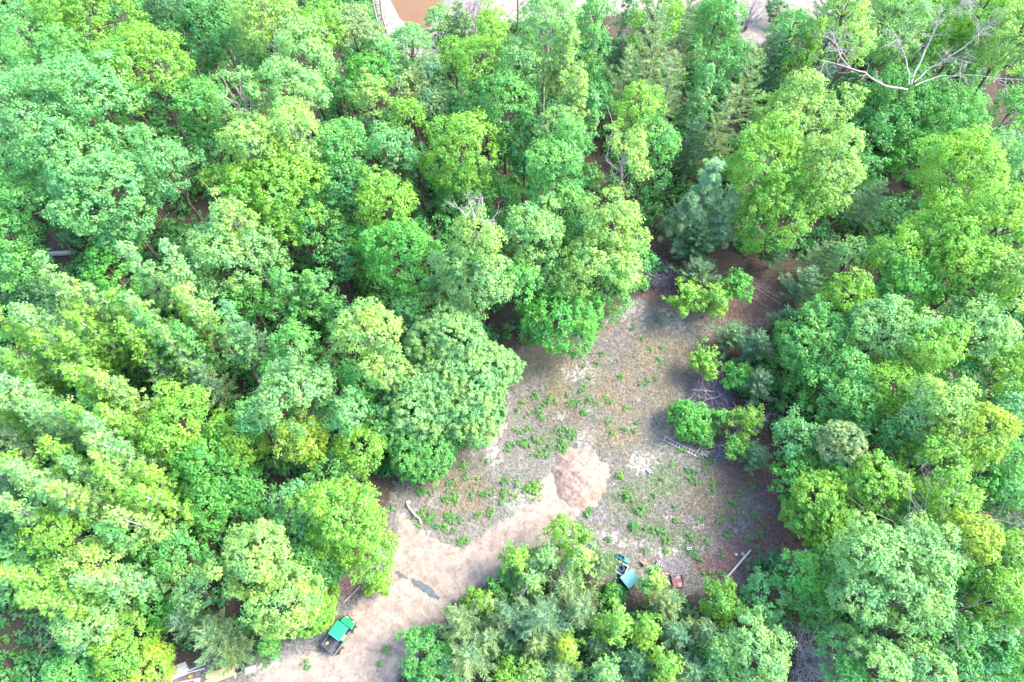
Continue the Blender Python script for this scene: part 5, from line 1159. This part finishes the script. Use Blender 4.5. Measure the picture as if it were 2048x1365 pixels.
# dry grass
P = np.column_stack((rng.uniform(-17, 26, 150000), rng.uniform(3, 52, 150000))); w = soft(P, CLEARING, 1.0)*(1-soft(P, TRACK, 0.4))
dw = np.maximum.reduce([blob(P, *b_) for b_ in ((1330, 740, 75, 90), (1240, 790, 60, 80), (1120, 800, 60, 50), (1230, 870, 60, 40), (930, 990, 60, 50), (1100, 720, 60, 50), (1420, 1000, 50, 40), (880, 960, 60, 40), (1300, 700, 90, 60))])
P = P[rng.random(len(P)) < w*(0.12+0.8*dw)]
pos = np.column_stack((P, gh(P[:, 0], P[:, 1])+rng.uniform(0.01, 0.12, len(P)))); ax = unit(np.column_stack((rng.normal(0, 1, (len(P), 2)), np.abs(rng.normal(0.25, 0.3, len(P))))))
T = leaf_tris(pos, np.tile((0, 0, 1.0), (len(P), 1)), 0.42, 0.045, rng, 0.4, ax)
o = link('dry_grass', foliage_mesh('dry_grass', T, rng.uniform(0, 1, len(P))), None, M['dry_grass']); o.color = (0.155, 0.134, 0.102, 1); tag(o, kind='stuff')
P = np.column_stack((rng.uniform(-17, 28, 90000), rng.uniform(3, 52, 90000))); w = soft(P, CLEARING, 1.0)*(1-soft(P, TRACK, 0.4))
gw = np.maximum.reduce([blob(P, *b_) for b_ in ((1330, 960, 60, 50), (1270, 1000, 60, 50), (1150, 790, 60, 40), (1370, 1080, 60, 34), (1100, 880, 50, 30), (1300, 1060, 60, 30), (880, 930, 80, 30), (1090, 760, 60, 50), (1420, 900, 30, 40), (1440, 1000, 60, 60))])
P = P[rng.random(len(P)) < w*(0.12+0.8*gw)]
pos = np.column_stack((P, gh(P[:, 0], P[:, 1])+rng.uniform(0.01, 0.08, len(P)))); ax = unit(np.column_stack((rng.normal(0, 1, (len(P), 2)), np.abs(rng.normal(0.5, 0.4, len(P))))))
T = leaf_tris(pos, np.tile((0, 0, 1.0), (len(P), 1)), 0.26, 0.05, rng, 0.4, ax)
o = link('short_grass', foliage_mesh('short_grass', T, rng.uniform(0, 1, len(P))), None, M['leaf']); o.color = (*PAL['grass'], 1); tag(o, kind='stuff')
# fallen leaves
P = ground_pts(120000, -70, 70, -1, 95, rng); cd = sdist(P, CLEARING); ok = (cd < 2.5) & (sdist(P, TRACK) < 0.0) & (sdist(P, FARBANK) < 0)
near = np.maximum.reduce([blob(P, *b_) for b_ in ((1500, 610, 90, 60), (1540, 960, 80, 80), (1560, 1060, 90, 80), (1460, 960, 70, 70), (1500, 1110, 100, 60), (1460, 800, 90, 90), (1330, 540, 80, 60), (1600, 520, 140, 90))])
P1 = P[ok & (rng.random(len(P)) < 0.25)]; Q = np.column_stack((rng.uniform(2, 30, 60000), rng.uniform(8, 50, 60000)))
near = np.maximum.reduce([blob(Q, *b_) for b_ in ((1500, 610, 90, 60), (1540, 960, 80, 80), (1560, 1060, 90, 80), (1460, 960, 80, 80), (1500, 1110, 100, 60), (1460, 800, 90, 90), (1330, 540, 80, 60), (1420, 1040, 90, 70))])
P = np.concatenate((P1, Q[rng.random(len(Q)) < near*0.5]))
pos = np.column_stack((P, gh(P[:, 0], P[:, 1])+rng.uniform(0.015, 0.05, len(P))))
T = leaf_tris(pos, np.tile((0, 0, 1.0), (len(P), 1)), 0.17, 0.13, rng, 0.3)
o = link('fallen_leaves', foliage_mesh('fallen_leaves', T, rng.uniform(0, 1, len(P))**1.5), None, M['dry_grass']); o.color = (0.120, 0.082, 0.072, 1); tag(o, kind='stuff')
# pebbles and clods on the track
P = np.column_stack((rng.uniform(-24, 10, 9000), rng.uniform(0, 25, 9000))); P = P[(soft(P, TRACK, 0.4) > 0.5)][:2200]
base = np.array([(1, 0, 0), (-.5, .87, 0), (-.5, -.87, 0), (0, 0, .8)]); s = 0.015+0.05*rng.random(len(P))**3; 
th = rng.uniform(0, 6.28, len(P)); R = np.stack((np.cos(th), -np.sin(th), np.sin(th), np.cos(th)), 1).reshape(-1, 2, 2)
V = np.tile(base, (len(P), 1, 1)); V[..., :2] = np.einsum('nij,nkj->nki', R, V[..., :2]); V = V*s[:, None, None]+np.column_stack((P, gh(P[:, 0], P[:, 1])))[:, None]
F = (np.arange(len(P))[:, None, None]*4+np.array([(0, 1, 3), (1, 2, 3), (2, 0, 3)])[None]).reshape(-1, 3)
o = link('track_pebbles', np_mesh('track_pebbles', V.reshape(-1, 3), F), None, M['old_plank']); tag(o, kind='stuff')
print('leaf triangles', TRI[0])
